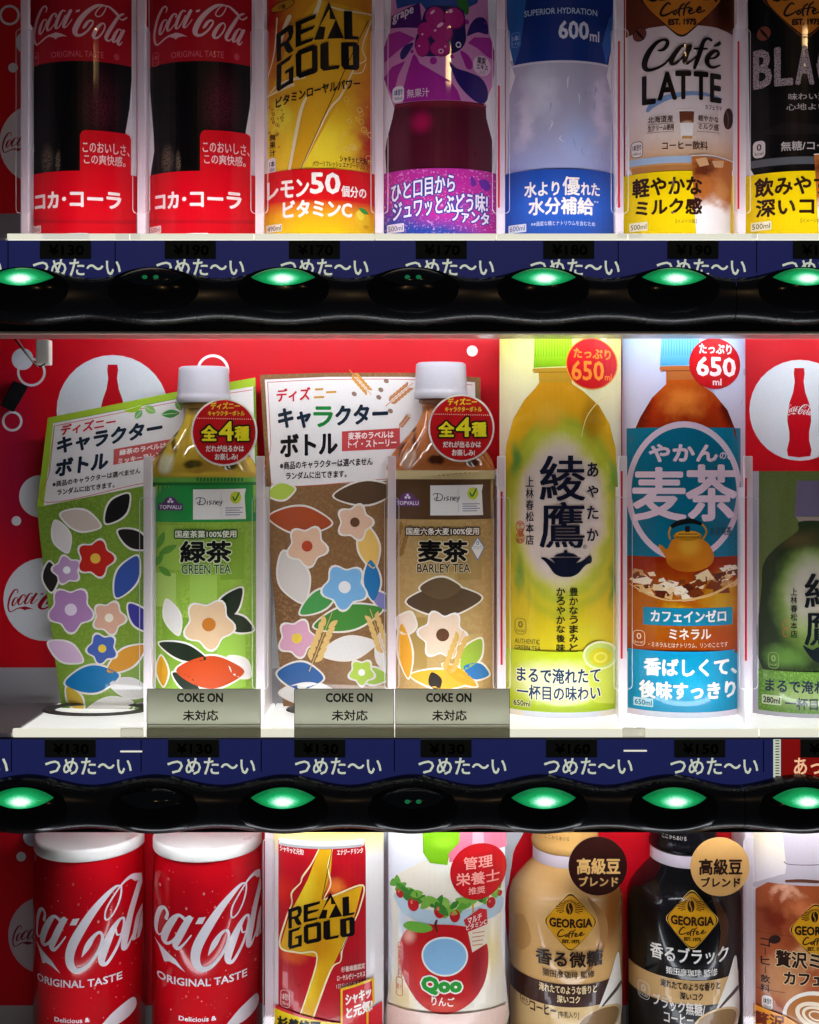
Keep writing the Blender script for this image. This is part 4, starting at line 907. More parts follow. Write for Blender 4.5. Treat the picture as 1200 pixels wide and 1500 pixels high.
    cs.body('cap', '#b9b5bc', o, n=60)
    nk = Shell(cx, [(589 + dy, 30), (591 + dy, 32), (594 + dy, 32), (597 + dy, 28)], 192, .8); nk.body('neck_ring', BM('neck_' + kind, '#a08848' if green else '#7a5038'), o)
    # neck tag: a round card with thickness
    tx, ty = (cx + 30.5, 633 + dy)
    dd = 112; V, F = [], []; n = 48; c0 = W(tx, ty, dd); r = 48.5 * (1 + dd / D) * S
    for d in (dd, dd + 2.5):
        for i in range(n): t = 2 * math.pi * i / n; V.append((c0.x + r * math.cos(t), d * S, c0.z + r * math.sin(t) * 1.02))
    F = [tuple(range(n)), tuple(range(2 * n - 1, n - 1, -1))] + [(i, n + i, n + (i + 1) % n, (i + 1) % n) for i in range(n)]
    tg = solid('neck_tag', V, F, '#ece4d6', o)
    a = Art(Flat(dd - .3)); a.E('#c8141a', tx, ty, 46, 47, 0)
    ye = '#f0c832'
    a.T(ye, 'ディズニー', tx - 20, ty - 44, tx + 23, ty - 33, 2, b=.9); a.T(ye, 'キャラクターボトル', tx - 24, ty - 31.5, tx + 30, ty - 23.5, 2, b=.5)
    for i in range(28): a.E('#f0d8c8', tx - 42 + i * 3.1, ty - 20.5 + i * .06, .8, lay=2, n=6)
    for t, x0, y0, x1, y1 in (('全', -34, -10, -10, 13), ('4', -8, -16, 14, 13), ('種', 15, -9, 37, 13)): a.T('#f4e024', t, tx + x0, ty + y0, tx + x1, ty + y1, 4, b=1.5, out='#14100c', ow=2.6)
    a.T('#f6e6dc', 'だれが出るかは', tx - 27, ty + 19, tx + 29, ty + 29, 2, b=.6); a.T('#f6e6dc', 'お楽しみ!', tx - 14, ty + 31, tx + 20, ty + 41, 2, b=.6)
    a.build('tag_print', tg)
tea_bottle(298, 0, 'green'); tea_bottle(645.5, -6, 'barley')

# --- folded notice cards taped over the lip
paper = CLEAR('notice_film', '#bcbcb0', .03, .3, .8, '#c6c6b8')
for x0, x1, t0, t1, lab in ((215, 382, 259, 327, 'grey notice card taped below the green tea bottle'), (431, 577.5, 477, 546, 'grey notice card taped below the brown promotional card'), (579, 747, 624, 691, 'grey notice card taped below the barley tea bottle')):
    o = box('notice_card', x0, 1009, x1, 1080, -8.5, -7.9, paper, None)
    o['label'] = lab; o['category'] = 'notice'; o['group'] = 'grey notice cards on the middle shelf'
    a = Art(Flat(-8.8)); k = '#0c0c0a'
    a.T(k, 'COKE ON', t0, 1015, t1, 1029, 1, b=1.1); a.T(k, '未対応', t0 + 9, 1040, t1 - 7, 1056, 1, b=.8)
    a.R('#34332a', x0, 1060.6, x1, 1061.6, 1); a.R('#34332a', x0, 1009, x0 + .8, 1080, 1); a.R('#34332a', x1 - .8, 1009, x1, 1080, 1); a.R('#45443a', x0, 1009, x1, 1009.7, 1)
    a.build('printed_text', o)

# --- 650 ml sheets
def bottle650(cx, name, label):
    return thing(name, label, 'drink display', W(cx, 1057, 190), 'tall bottle sheets of the middle row')
def tag(a, cx, cy, r, ring, fill, lay=5):
    a.E(ring, cx, cy, r, lay=lay); a.E(fill, cx, cy, r - 1.6, lay=lay + 1)
o = bottle650(824, 'green_tea_display_sheet', 'tall golden green tea bottle sheet with lime cap and teapot emblem')
sf = Sheet(824, 88, 124, 54); a = Art(sf)
a.R(BM('pale_yellow_sheet', '#e6dca8', ramp=[(487, '#d8d870'), (560, '#e6dca8'), (700, '#ecd8c8'), (1040, '#efe6d6')], amp=6), 732, 480, 910, 1058, 0)
bt = [(789, 540), (836, 540), (838, 562), (856, 574), (878, 594), (893, 620), (902, 655), (906, 720), (906, 960), (742, 960), (738, 760), (738, 700), (742, 650), (752, 612), (768, 585), (784, 568), (790, 560)]
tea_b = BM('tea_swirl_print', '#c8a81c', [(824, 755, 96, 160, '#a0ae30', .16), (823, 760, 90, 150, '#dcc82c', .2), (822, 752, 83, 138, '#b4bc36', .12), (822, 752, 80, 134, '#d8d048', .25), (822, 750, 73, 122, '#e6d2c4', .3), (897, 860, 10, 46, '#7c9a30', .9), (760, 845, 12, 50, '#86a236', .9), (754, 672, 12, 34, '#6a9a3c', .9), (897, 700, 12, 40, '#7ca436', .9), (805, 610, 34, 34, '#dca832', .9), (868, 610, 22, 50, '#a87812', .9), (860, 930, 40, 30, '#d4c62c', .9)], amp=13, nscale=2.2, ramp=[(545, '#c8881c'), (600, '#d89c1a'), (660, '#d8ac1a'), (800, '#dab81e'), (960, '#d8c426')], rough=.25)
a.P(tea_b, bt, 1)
for st in ([(852, 640, .8), (860, 610, 1.4), (880, 585, 1.2), (900, 578, .6)],): a.S('#e8d890', st, 3)
cap = BM('lime_cap', '#86b814', ramp=[(487, '#a4cc28'), (540, '#7eb012')]); a.P(cap, [(783, 470), (838, 470), (838, 536), (782, 538)], 2)
for i in range(14): a.R('#6c9a10', 784 + i * 4, 487, 785 + i * 4, 522, 3)
a.P('#b88a24', [(781, 539), (840, 538), (841, 543), (835, 546), (836, 560), (790, 560), (791, 546), (780, 543)], 2); a.S('#8a6414', [(782, 545, 1.2), (840, 545, 1.2)], 3)
kk = '#10152a'
a.T(kk, '綾', 790, 667, 858, 734, 6, b=1.0, bx=2.3); a.T(kk, '鷹', 790, 735, 857, 803, 6, b=.7, bx=1.8)
for ch, y0, y1 in (('あ', 677, 699), ('や', 711, 729), ('た', 741, 761), ('か', 774, 793)): a.T(kk, ch, 860, y0, 877, y1, 6, b=.9)
a.V(kk, '上林春松本店', 770, 697, 782, 800, 6, b=.4)
for y in (772, 789): a.E('#c8442c', 762, y, 6.5, 8.5, 5, hole=(5.6, 7.6))
a.V('#c8442c', '宇治茶師', 757, 765, 767, 797, 5, b=.2); a.E(kk, 857, 801, 3, n=14, lay=5, hole=(2.4, 2.4)); a.T(kk, 'R', 855.6, 799.3, 858.4, 802.7, 5)
a.Z(785, 660, 7.505); a.SM(kk, [(165,1180),(330,1178),(490,1180),(480,1200),(445,1235),(500,1222),(560,1180),(592,1155),(615,1180),(610,1235),(560,1255),(520,1290),(470,1350),(400,1385),(330,1390),(270,1385),(200,1350),(150,1280),(100,1220),(55,1187),(90,1175),(130,1190),(210,1240),(180,1200)], 5, n=3); a.P(kk, [(195,1166),(240,1138),(310,1122),(310,1095),(345,1095),(345,1122),(420,1138),(465,1166)], 5); a.Z()
a.V('#2c2c14', '豊かなうまみと', 834, 860, 847, 956, 6, b=.5); a.V('#2c2c14', 'かろやかな後味', 815, 860, 828, 956, 6, b=.5)
badge(a, 754, 908, 771, 932, None, '#5a5a20', '0', 'kcal', 4, frame='#6a6a28'); a.T('#3c4420', 'AUTHENTIC', 754, 938, 791, 945, 6); a.T('#3c4420', 'GREEN TEA', 754, 948, 792, 955, 6)
tag(a, 867, 532, 38, '#e88a28', '#c4161c', 5); og = '#f08a30'
a.T(og, 'たっぷり', 840, 510, 895, 525, 8, b=.9, sl=.03); a.T(og, '650', 837, 528, 885, 557, 8, b=1.2); a.T(og, 'ml', 886, 546, 896, 556, 8, b=.3)
a.build('bottle_print', o)
b = Art(Sheet(824, 86, 121, 54)); b.P(BM('lime_card', '#b8c81e', [(820, 1000, 90, 38, '#f0eebc', .7)], amp=8, ramp=[(955, '#c0d024'), (1000, '#d0d83a'), (1044, '#a6c018')]), [(742, 955), (906, 955), (906, 1044), (742, 1044)], 0)
b.E('#c8d868', 880, 962, 26, 21, 1, .15); b.E('#e8ecb0', 880, 962, 26, 21, 2, .15, hole=(23, 18)); b.E('#d8d020', 880, 964, 17, 13, 2, .15); b.E('#e8e060', 880, 965, 10, 8, 3, .1, hole=(7, 5)); b.P('#d0d850', [(856, 975), (902, 978), (900, 1036), (870, 1030)], 1)
ny = '#12305c'; b.T(ny, 'まるで淹れたて', 757, 979, 880, 1002, 5, b=.9, out='#eef0c0', ow=1.2); b.T(ny, '一杯目の味わい', 757, 1005, 880, 1027, 5, b=.9, out='#eef0c0', ow=1.2)
b.T('#2c3418', '650ml', 752, 1029, 777, 1038, 5, b=.5, out='#e8eaa8', ow=.8); b.build('slogan_card', o)
b = Art(Sheet(824, 82, 122, 52)); b.R('#e6e8f0', 744, 1044, 902, 1058, 0); b.build('bottle_base', o)

o = bottle650(1001, 'barley_tea_display_sheet', 'tall amber barley tea bottle sheet with teal label and kettle emblem')
a = Art(Sheet(1001, 88, 124, 54))
a.R(BM('lavender_sheet', '#cfc8dc', ramp=[(487, '#a8c0e0'), (560, '#c6c4dc'), (640, '#d6c8d8'), (1040, '#e6dce6')], amp=4), 911, 480, 1092, 1058, 0)
amber = BM('amber_print', '#9a3410', [(938, 605, 24, 60, '#6a1808', .9), (1070, 600, 22, 60, '#5a1206', .9), (1000, 590, 44, 34, '#e07a2c', .9), (960, 900, 40, 60, '#b0600e', .9), (1055, 880, 40, 40, '#c8941c', .9), (1000, 900, 40, 20, '#d8a01c', .9), (1060, 940, 30, 30, '#a84410', .8)], amp=22, nscale=4, ramp=[(540, '#c8601a'), (600, '#a42c0a'), (830, '#962606'), (880, '#bc620e'), (960, '#9c3c08')], rough=.2)
a.P(amber, [(976, 538), (1022, 538), (1022, 560), (1046, 576), (1066, 600), (1078, 630), (1083, 680), (1085, 760), (1085, 960), (920, 960), (919, 760), (920, 680), (925, 640), (938, 610), (955, 582), (976, 562)], 1)
a.P(BM('teal_label', '#046c88', speck=(50, .5, .6, '#0a7c98')), [(918, 626), (1085, 626), (1085, 816), (918, 816)], 2)
a.E('#e0c6d4', 1002, 720, 85, 103, 3, n=60); a.E('#046c88', 1002, 720, 77, 94, 4, n=60); 
a.P(amber, [(918, 817), (1086, 817), (1086, 960), (918, 960)], 4.6)
a.E('#e0c6d4', 1002, 720, 85, 103, 3.2, n=60, hole=(77, 94))
cb = BM('sky_cap', '#5aa8cc', ramp=[(487, '#7cbcdc'), (538, '#4aa0cc')]); a.P(cb, [(970, 470), (1024, 470), (1024, 534), (967, 535)], 5)
for i in range(14): a.R('#4690b8', 971 + i * 4, 487, 972 + i * 4, 520, 5.6)
a.P('#b46430', [(967, 536), (1026, 536), (1027, 541), (1020, 544), (1021, 556), (976, 556), (977, 544), (966, 541)], 5); a.S('#6a2c10', [(968, 543, 1.2), (1026, 543, 1.2)], 5.6)
lv = '#efd2de'
a.T(lv, 'やかん', 950, 650, 1052, 677, 7, b=2.0); a.T(lv, 'の、', 1054, 662, 1069, 673, 7, b=.6); a.T(lv, '麦', 926, 684, 1006, 764, 7, b=3.2, bx=3.0); a.T(lv, '茶', 1004, 680, 1081, 764, 7, b=3.4, bx=3.2)
a.Z(720, 480, 3)
ke = BM('kettle_print', '#d07a18', [(1010, 800, 24, 20, '#e0a030', .8), (990, 830, 40, 16, '#b86010', .8)])
a.SM(ke, [(800,930),(860,922),(925,930),(960,960),(978,1010),(955,1050),(890,1072),(820,1068),(775,1040),(765,1010),(735,965),(745,955),(770,975),(785,950)], 6, n=4)
a.E('#b8780e', 862, 915, 62, 22, 6.6); a.E('#d89a28', 862, 908, 52, 16, 7.2); a.R('#1c1c20', 850, 872, 872, 898, 7.5, 5)
for q in ((820, 905, 905, 909), (812, 918, 914, 922)): a.R('#5c3408', q[0], q[1], q[2], q[3], 7.8)
a.S('#c88a20', [(785, 930, 8), (780, 900, 8), (800, 865, 8), (860, 850, 8), (920, 862, 8), (945, 895, 8), (928, 930, 8)], 6.8); a.S('#0e1418', [(795, 872, 18), (830, 856, 24), (880, 850, 22), (918, 862, 14)], 7.4)
a.Z()
a.T('#1a5468', '爽健美茶', 1040, 772, 1072, 785, 7, b=.4); a.T('#1a5468', 'from', 1050, 764, 1062, 769, 7)
random.seed(11)
ice = ['#f2d0a0', '#c8905c', '#7a3412', '#e8b878', '#f8e4c8', '#5c1e08']
for (cx0, cy0, n) in ((945, 852, 11), (972, 862, 12), (1012, 862, 13), (1066, 845, 13), (1040, 855, 11)):
    for i in range(n):
        x, y = cx0 + random.uniform(-20, 20), cy0 + random.uniform(-13, 13); r = random.uniform(5, 16); t = random.uniform(0, 6)
        a.P(ice[random.randrange(6)], [(x + r * math.cos(t + k) * random.uniform(.6, 1.3), y + r * .6 * math.sin(t + k) * random.uniform(.6, 1.3)) for k in (0, 1.4, 2.9, 4.4)], 5.2 + (i % 5) * .15)
a.S('#e8b870', [(922, 858, 1), (950, 872, 3), (985, 880, 2), (1040, 872, 4), (1084, 850, 1.5)], 6.2)
a.R('#1488a8', 942, 891, 1073, 917, 6); a.T('#f2f2ee', 'カフェインゼロ', 953, 894, 1064, 912, 7.5, b=1.1); a.T('#f6e4d0', 'ミネラル', 980, 921, 1042, 937, 7, b=.9); a.T('#f0d8b8', '・ミネラルとはナトリウム、リンのことです', 950, 942, 1066, 949, 7)
badge(a, 927, 926, 945, 949, None, '#f0c8a0', '0', 'kcal', 5, frame='#f0c8a0')
tag(a, 1047, 532, 37.5, '#b8121a', '#c4161c', 6); a.T('#f6dede', 'たっぷり', 1024, 503, 1072, 518, 8, b=.9); a.T('#f6dede', '650', 1020, 522, 1078, 551, 8, b=1.9); a.T('#f6dede', 'ml', 1044, 554, 1057, 564, 8, b=.7)
a.build('bottle_print', o)
b = Art(Sheet(1001, 86, 121, 54)); b.R(BM('cyan_card', '#0a92ba', [(1010, 1005, 40, 30, '#14a4c8', .9)], speck=(50, .55, .65, '#0c88ac')), 920, 955, 1084, 1044, 0)
b.T('#f6f4ec', '香ばしくて、', 943, 965, 1080, 992, 3, b=1.8); b.T('#f6f4ec', '後味すっきり', 936, 999, 1078, 1026, 3, b=1.8); b.R('#bfe4ec', 928, 1026, 957, 1038.5, 2, 1); b.T('#0a6c8c', '650ml', 930, 1028.5, 955, 1036.5, 3, b=.3); b.build('slogan_card', o)
b = Art(Sheet(1001, 82, 122, 52)); b.R('#dfe2ea', 922, 1044, 1080, 1058, 0); b.build('bottle_base', o)

# --- 280 ml bottle sheet at the edge of the frame
o = thing('small_tea_display_sheet', 'small dark green tea bottle sheet on white card beside the tall amber bottle', 'drink display', W(1190, 1060, 190))
a = Art(Sheet(1190, 90, 124, 50)); a.R('#b4b0b8', 1101, 690, 1280, 1058, 0)
ol = BM('olive_print', '#5e6a36', [(1150, 960, 60, 60, '#4c702e', .9)], amp=6, speck=(60, .5, .6, '#68743e')); a.R(ol, 1112, 690, 1270, 1045, 1)  # print colours of this sheet darkened in place of dimmer light
a.P('#6e627c', [(1168, 704), (1212, 704), (1213, 755), (1164, 757), (1165, 748)], 2); a.P('#a08c80', [(1166, 757), (1212, 757), (1210, 764), (1170, 764)], 2)
dk = BM('small_tea_bottle_print', '#26331c', [(1190, 880, 66, 92, '#5c7434', .3), (1190, 872, 56, 78, '#8a9a5a', .4), (1190, 866, 46, 60, '#b4ac98', .5), (1170, 792, 50, 24, '#54482a', .9), (1150, 965, 40, 24, '#587c34', .8)], amp=12, nscale=3)
a.SM(dk, [(1172, 764), (1210, 764), (1212, 775), (1240, 795), (1262, 820), (1264, 990), (1120, 990), (1116, 860), (1120, 825), (1138, 802), (1160, 785), (1170, 776)], 2, n=4)
a.V('#1c2014', '上林春松本店', 1158, 861, 1168, 936, 6, b=.3)
for y in (916, 928): a.E('#b8503c', 1151, y, 4.5, 6, 5, hole=(3.8, 5.2))
a.T('#12181c', '綾', 1178, 840, 1236, 892, 6, b=.8, bx=1.8); a.T('#12181c', '鷹', 1178, 894, 1236, 946, 6, b=.6, bx=1.5); a.SM('#12181c', [(1176, 946), (1190, 952), (1200, 948), (1230, 948), (1240, 952), (1226, 970), (1205, 972), (1190, 966)], 5)
badge(a, 1125, 958, 1141, 982, None, '#8cac5c', '0', 'kcal', 4, frame='#7c9c4c'); a.T('#3c4c24', 'GREEN TEA', 1145, 979, 1222, 987, 6, b=.2)
a.build('bottle_print', o)
b = Art(Sheet(1190, 88, 121, 50)); b.R(BM('green_card', '#567c2e', [(1180, 1022, 60, 26, '#8c9c60', .8)], amp=8, speck=(40, .5, .6, '#749c3c')), 1111, 985, 1268, 1046, 0)
b.T('#0f1e30', 'まるで淹れたて', 1121, 997, 1246, 1017, 3, b=.9); b.T('#0f1e30', '一杯目の味わい', 1150, 1023, 1268, 1041, 3, b=.9); b.R('#b8c498', 1116, 1022, 1145, 1036, 2, 2); b.T('#14202c', '280ml', 1118, 1024.5, 1143, 1034, 3, b=.6); b.build('slogan_card', o)

# black foam block resting against the back panel
o = thing('foam_block', 'small black foam block stuck to the red back panel below the hook', 'foam block', W(22, 580, 220))
p = [(W(x, y, 0) if 0 else (x, y)) for x, y in ((20, 557), (42, 566), (20, 604), (0, 594))]
V = [tuple(W(x, y, d)) for d in (226, 258) for x, y in p]
solid('foam', V, [(0, 1, 2, 3), (7, 6, 5, 4), (0, 4, 5, 1), (1, 5, 6, 2), (2, 6, 7, 3), (3, 7, 4, 0)], PM('foam_black', '#101012', .8), o, bevel=2.5)
# elliptical tray rim the first card stands in
V, F = [], []; c0 = W(138, 1070, 150)
n = 48
for k, (rx, ry, h) in enumerate(((86, 62, 0), (84, 60, 2.5), (68, 46, 2.5), (66, 44, 0))):
    for i in range(n):
        t = 2 * math.pi * i / n; V.append((c0.x + rx * math.cos(t) * S, (170 + ry * math.sin(t)) * S, W(0, 1069, 0).z + h * S))
F = [(k * n + i, k * n + (i + 1) % n, (k + 1) * n + (i + 1) % n, (k + 1) * n + i) for k in range(3) for i in range(n)]
solid('tray_ring', V, F, PM('ring_grey', '#6c6864', .45), MB, True)
V2 = [(x + (W(497, 1070, 150).x - c0.x), y, z) for x, y, z in V]; solid('tray_ring', V2, F, MATS['ring_grey'], MB, True)

# ================================================================== BOTTOM ROW
# --- cola cans (half-round dummies)
canred = BM('can_red', '#c20a18', amp=0, rough=.16)
def can(cx, turn, label):
    o = thing('cola_can', label, 'drink can', W(cx, 1580, 190), 'red cola cans of the bottom row')
    sh = Shell(cx, [(1258, 74), (1262, 76), (1268, 76.5), (1290, 78), (1320, 80), (1580, 80)], 238, 1.3)
    sh.body('can_body', canred, o, n=60)
    ld = Shell(cx, [(1246, 76), (1247.5, 78), (1250, 78.8), (1262, 78.8), (1264, 78)], 238, 1.33); ld.body('lid', PM('can_lid_%d' % int(cx), '#eceae4', .3), o, n=60)
    a = Art(Shell(cx, [(1258, 74.2), (1262, 76.2), (1268, 76.7), (1290, 78.2), (1320, 80.2), (1580, 80.2)], 238, 1.3, step=4))
    def tf(x, y):
        if turn == 0: return x, y
        u = max(-1, min(1, (x - 305) / 81.)); t = math.asin(u) + math.radians(turn)
        t = max(-math.radians(84), min(math.radians(84), t)); return cx + 80 * math.sin(t), y + 2
    a.tf = tf if turn else (lambda x, y: (max(cx - 79, min(cx + 79, x)), y))
    w = '#e8e2e6'; a.Z(225, 1270, 6.857)
    for st in ([(915,245,14),(870,250,30),(780,320,55),(660,450,80),(540,620,95),(450,780,100),(420,900,95),(440,990,80),(500,1030,55),(590,1000,40),(680,910,34),(740,800,32),(755,710,28),(725,668,28),(670,700,40),(620,770,60),(585,830,46),(548,895,4)],
               [(930,250,14),(928,330,16),(900,430,16),(850,520,16),(800,555,16),(780,530,16),(790,450,16),(840,360,16),(900,280,16),(960,220,24),(1020,200,44),(1065,240,60)],
               [(320,545,26),(295,515,30),(250,500,34),(200,550,60),(140,660,70),(108,760,66),(120,808,38),(165,795,26),(225,730,26),(290,620,26)], [(360,520,60),(310,610,72),(255,720,72),(220,800,64),(245,835,36),(295,795,22),(378,690,12)],
               [(128,560,34),(140,500,26),(110,455,28),(70,490,40),(40,580,40),(26,680,36),(32,740,28),(62,755,14),(100,700,12)],
               [(955,640,22),(950,590,22),(915,590,30),(860,660,58),(795,790,84),(755,900,84),(750,975,60),(790,1000,36),(850,930,30),(910,820,26),(945,700,24),(955,640,22)], [(880,640,14),(890,730,16),(930,740,14),(985,710,12)],
               [(1090,260,36),(1060,380,44),(1012,560,52),(978,730,58),(955,850,58),(962,905,44),(992,880,22),(1030,800,14)], [(1098,560,20),(1070,640,34),(1050,760,36),(1035,845,30),(1050,860,16)], [(1110,600,20),(1085,760,30),(1070,860,20)]): a.S(w, st, 2, 8)
    a.P(w, [(318,508),(402,508),(378,560),(330,560)], 2); a.P(w, [(455,510),(525,505),(490,572),(420,574)], 2); a.P(w, [(10,818),(120,885),(220,950),(320,1065),(225,1005),(160,985),(110,1005),(80,930),(50,870)], 2)
    a.Z(); a.T(w, 'ORIGINAL TASTE', 230, 1434, 362, 1445.5, 2, b=.6); a.T(w, 'Delicious &', 262, 1490, 317, 1497, 2, b=.4); a.T(w, 'Refreshing', 264, 1503, 315, 1510, 2, b=.4)
    a.SM(w, [(330, 1512), (345, 1494), (362, 1484), (376, 1482), (378, 1500), (360, 1510)], 2, n=4)
    a.tf = None; random.seed(int(cx))
    for i in range(70):
        x, y = cx + random.uniform(-76, 76), random.uniform(1275, 1500); r = random.choice((.5, .6, .8, 1.0, 1.7))
        a.E('#d0504c' if i % 3 else '#e8928a', x, y, r, r * 1.25, 1, n=8)
        if r > 1.5: a.E('#8a0812', x, y + 1.2, r * 1.1, r * .9, .6, n=8)
    a.build('can_print', o)
can(133, -9.5, 'red cola can with a white lid nearest the dark cabinet side')
can(305, 0, 'red cola can with a white lid beside the small energy drink can')

# --- small energy drink sheet
def row3(name, label, cx, cat='drink display'):
    return thing(name, label, cat, W(cx, 1590, 190), 'drink display sheets of the bottom row')
o = row3('energy_can_display_sheet', 'red energy can printed on a pale sheet with a yellow lightning bolt', 478)
a = Art(Sheet(478, 86, 124, 40)); a.R(BM('pale_sheet', '#ece4dc', ramp=[(1220, '#f0d878'), (1240, '#ecdca8'), (1262, '#eae4e0'), (1500, '#e8e4e6')], amp=3), 394, 1205, 562, 1590, 0)
a.Z(380, 1200, 3.158)
cr = BM('energy_red', '#b81420', [(400, 1310, 50, 30, '#d8281c', .8), (510, 1300, 20, 50, '#c81a1c', .8), (490, 1300, 24, 16, '#f08030', .9), (430, 1400, 30, 20, '#e05a20', .8), (520, 1440, 30, 60, '#98101c', .9)], amp=8, nscale=4)
a.P(cr, [(88,115),(485,115),(492,160),(495,900),(480,950),(100,950),(88,900)], 1)
a.P('#d9d7d6', [(90,102),(484,102),(484,132),(470,138),(104,138),(90,132)], 2); a.P('#a8a6a6', [(90,126),(484,126),(470,138),(104,138)], 3)
ygo = BM('bolt_gold', '#e0a818', [(440, 1300, 30, 60, '#f0d030', .8), (470, 1390, 30, 30, '#d89414', .8), (450, 1440, 20, 50, '#f2cc24', .8)], amp=6)
a.P(ygo, [(275,140),(338,140),(330,250),(292,370),(478,318),(430,500),(340,680),(245,925),(185,925),(270,640),(95,618),(140,450),(225,280)], 2)
for st in ([(275,140,5),(240,210,7),(200,270,8),(190,300,5),(150,350,8),(150,400,5),(125,470,7),(95,610,9),(180,625,8),(268,640,6),(185,925,6)], [(338,140,4),(318,220,6),(330,300,7),(300,368,5),(340,355,8),(478,318,8),(465,420,7),(430,500,5),(385,600,9),(375,660,5),(330,700,8),(247,925,8)]): a.S('#f6e6b4', st, 3)
a.S('#2c1408', [(336,140,3),(290,370,3)], 4); a.S('#3a1c08', [(440,480,3),(380,610,3)], 4)
a.Z()
gold_logo(a, '#100806', '#e0a818', 380 + (133 - 140 * .359) / 3.158, 1200 + 338 / 3.158, 3.158 / .359, 3.158 / .307, 6)
a.T('#f6dcd4', 'シャキッと元気!', 410, 1244, 445, 1253, 5, b=.4, sl=.06); a.T('#f6dcd4', 'エナジードリンク', 494, 1245, 532, 1253, 5, b=.4)
for t, x0, y0, x1, y1 in (('杉養蜂園認定', 500, 1416, 535, 1424.5), ('ローヤルゼリーエキス', 494, 1428, 535, 1436.5), ('1日分のビタミン*', 493, 1441, 535, 1448)): a.T('#f4d0c4', t, x0, y0, x1, y1, 5, b=.25, sl=-.05)
badge(a, 411, 1456, 425, 1482, None, '#f0c8c0', '1本当り', '78kcal', 4, frame='#f0c8c0'); a.build('can_print', o)
b = Art(Sheet(478, 85, 120, 40)); b.P('#d81c2c', [(392, 1480), (500, 1500), (560, 1480), (562, 1590), (392, 1590)], 0); b.P('#f0d000', [(401, 1487), (500, 1500), (500, 1590), (401, 1590)], 1); b.T('#141008', '杉養蜂園', 406, 1496, 470, 1516, 3, b=1.5)
b.P('#e8b81a', [(499, 1449), (548, 1440), (549, 1478), (540, 1484), (540, 1590), (499, 1590)], 4); b.P('#d0121e', [(502, 1452), (545, 1444.5), (546, 1477), (537, 1483), (537, 1590), (502, 1590)], 5)
b.T('#fbeee6', 'シャキッ', 506, 1455, 544, 1472, 7, b=1.2, sl=-.17); b.T('#fbeee6', 'と元気!', 507, 1474, 546, 1492, 7, b=1.2, sl=-.17); b.build('slogan_card', o)

# --- apple drink sheet
o = row3('apple_drink_display_sheet', 'cloudy apple drink bottle sheet with green cap and big red apple', 655)
a = Art(Sheet(655, 84, 124, 40)); a.R('#e8e8ee', 569, 1205, 740, 1590, 0); a.Z(380, 1200, 3.158)
a.SM(BM('cloudy_apple', '#ece2d0', [(655, 1270, 60, 20, '#f2ecdc', .9), (720, 1400, 20, 60, '#e8d49a', .9), (590, 1470, 30, 40, '#f0dca8', .9), (590, 1350, 12, 60, '#d4dce4', .9)], amp=4), [(775,195),(930,190),(1060,220),(1118,290),(1125,420),(1118,600),(1120,1100),(612,1100),(618,700),(612,420),(616,320),(645,275),(720,222)], 1, n=3)
a.SM('#b8ccd8', [(625,370),(760,420),(900,425),(1000,415),(1118,380),(1116,460),(1000,490),(860,500),(740,485),(660,450)], 2, n=3)
random.seed(4)
for i in range(34):
    x = 625 + i * 14.6; y = 330 + 75 * math.sin(math.pi * (i / 33.)) + random.uniform(-22, 28); leaf(a, x, y, random.uniform(26, 42), random.uniform(14, 20), random.uniform(-1.2, 1.5), random.choice(('#5c9c34', '#7cb044', '#3c7c2c', '#8cbc50')), 3 + (i % 4) * .3)
for x, y, r in ((650, 365, 22), (712, 405, 32), (835, 425, 34), (905, 448, 30), (1072, 405, 26), (1112, 370, 14)): a.E('#b81c20', x, y, r * .8, r, 4.5); a.E('#e06a60', x - r * .25, y - r * .3, r * .2, r * .3, 5, n=12)
ap = BM('apple_red', '#c01a1e', [(600, 1375, 14, 18, '#f0a898', .9), (620, 1430, 30, 50, '#d8302c', .9), (700, 1420, 20, 60, '#981018', .9), (650, 1475, 50, 16, '#d84838', .9)], amp=6)
a.SM(ap, [(820,488),(900,490),(990,512),(1045,570),(1060,660),(1042,770),(985,850),(900,895),(820,900),(740,860),(680,780),(650,690),(650,600),(680,530),(740,495)], 5, n=5)
a.SM('#6cae3c', [(665,512),(700,485),(780,490),(800,512),(760,530),(700,530)], 6, n=4); a.S('#5a2a18', [(822, 520, 10), (815, 490, 12), (820, 470, 10)], 6)
a.E('#f2efe6', 858, 636, 108, 92, 5.6); a.E('#8cbce0', 858, 636, 100, 84, 6)   # plain blue disc
a.P('#c8282c', [(945,468),(1020,422),(1052,432),(1056,500),(965,525)], 7); a.P('#ecdcc4', [(965,525),(1055,500),(1052,590),(985,622)], 7); a.R('#d8a838', 985, 400, 992, 440, 6)
a.Z()
a.T('#f6e0d8', 'マルチ', 685, 1343, 706, 1353, 9, b=.4, sl=-.25); a.T('#f6e0d8', 'ビタミンC', 683, 1353, 713, 1361, 9, b=.4, sl=-.2)
for i in range(4): a.R('#c87850', 692, 1368 + i * 6, 710 - i, 1369.2 + i * 6, 9)
a.T('#2c9a34', 'Qoo', 617, 1431, 677, 1458, 9, b=3.2, out='#f4f2e8', ow=2.2); a.T('#f6ece4', 'りんご', 632, 1460, 666, 1474, 9, b=.6, sl=.05)
a.R('#d86a4a', 583, 1388, 589, 1440, 4, 2, frame=.8); a.V('#d86a4a', 'くだもの', 583.5, 1390, 588.5, 1438, 5); badge(a, 580, 1440, 590, 1468, None, '#d86a4a', '果汁', None, 4, frame='#d86a4a')
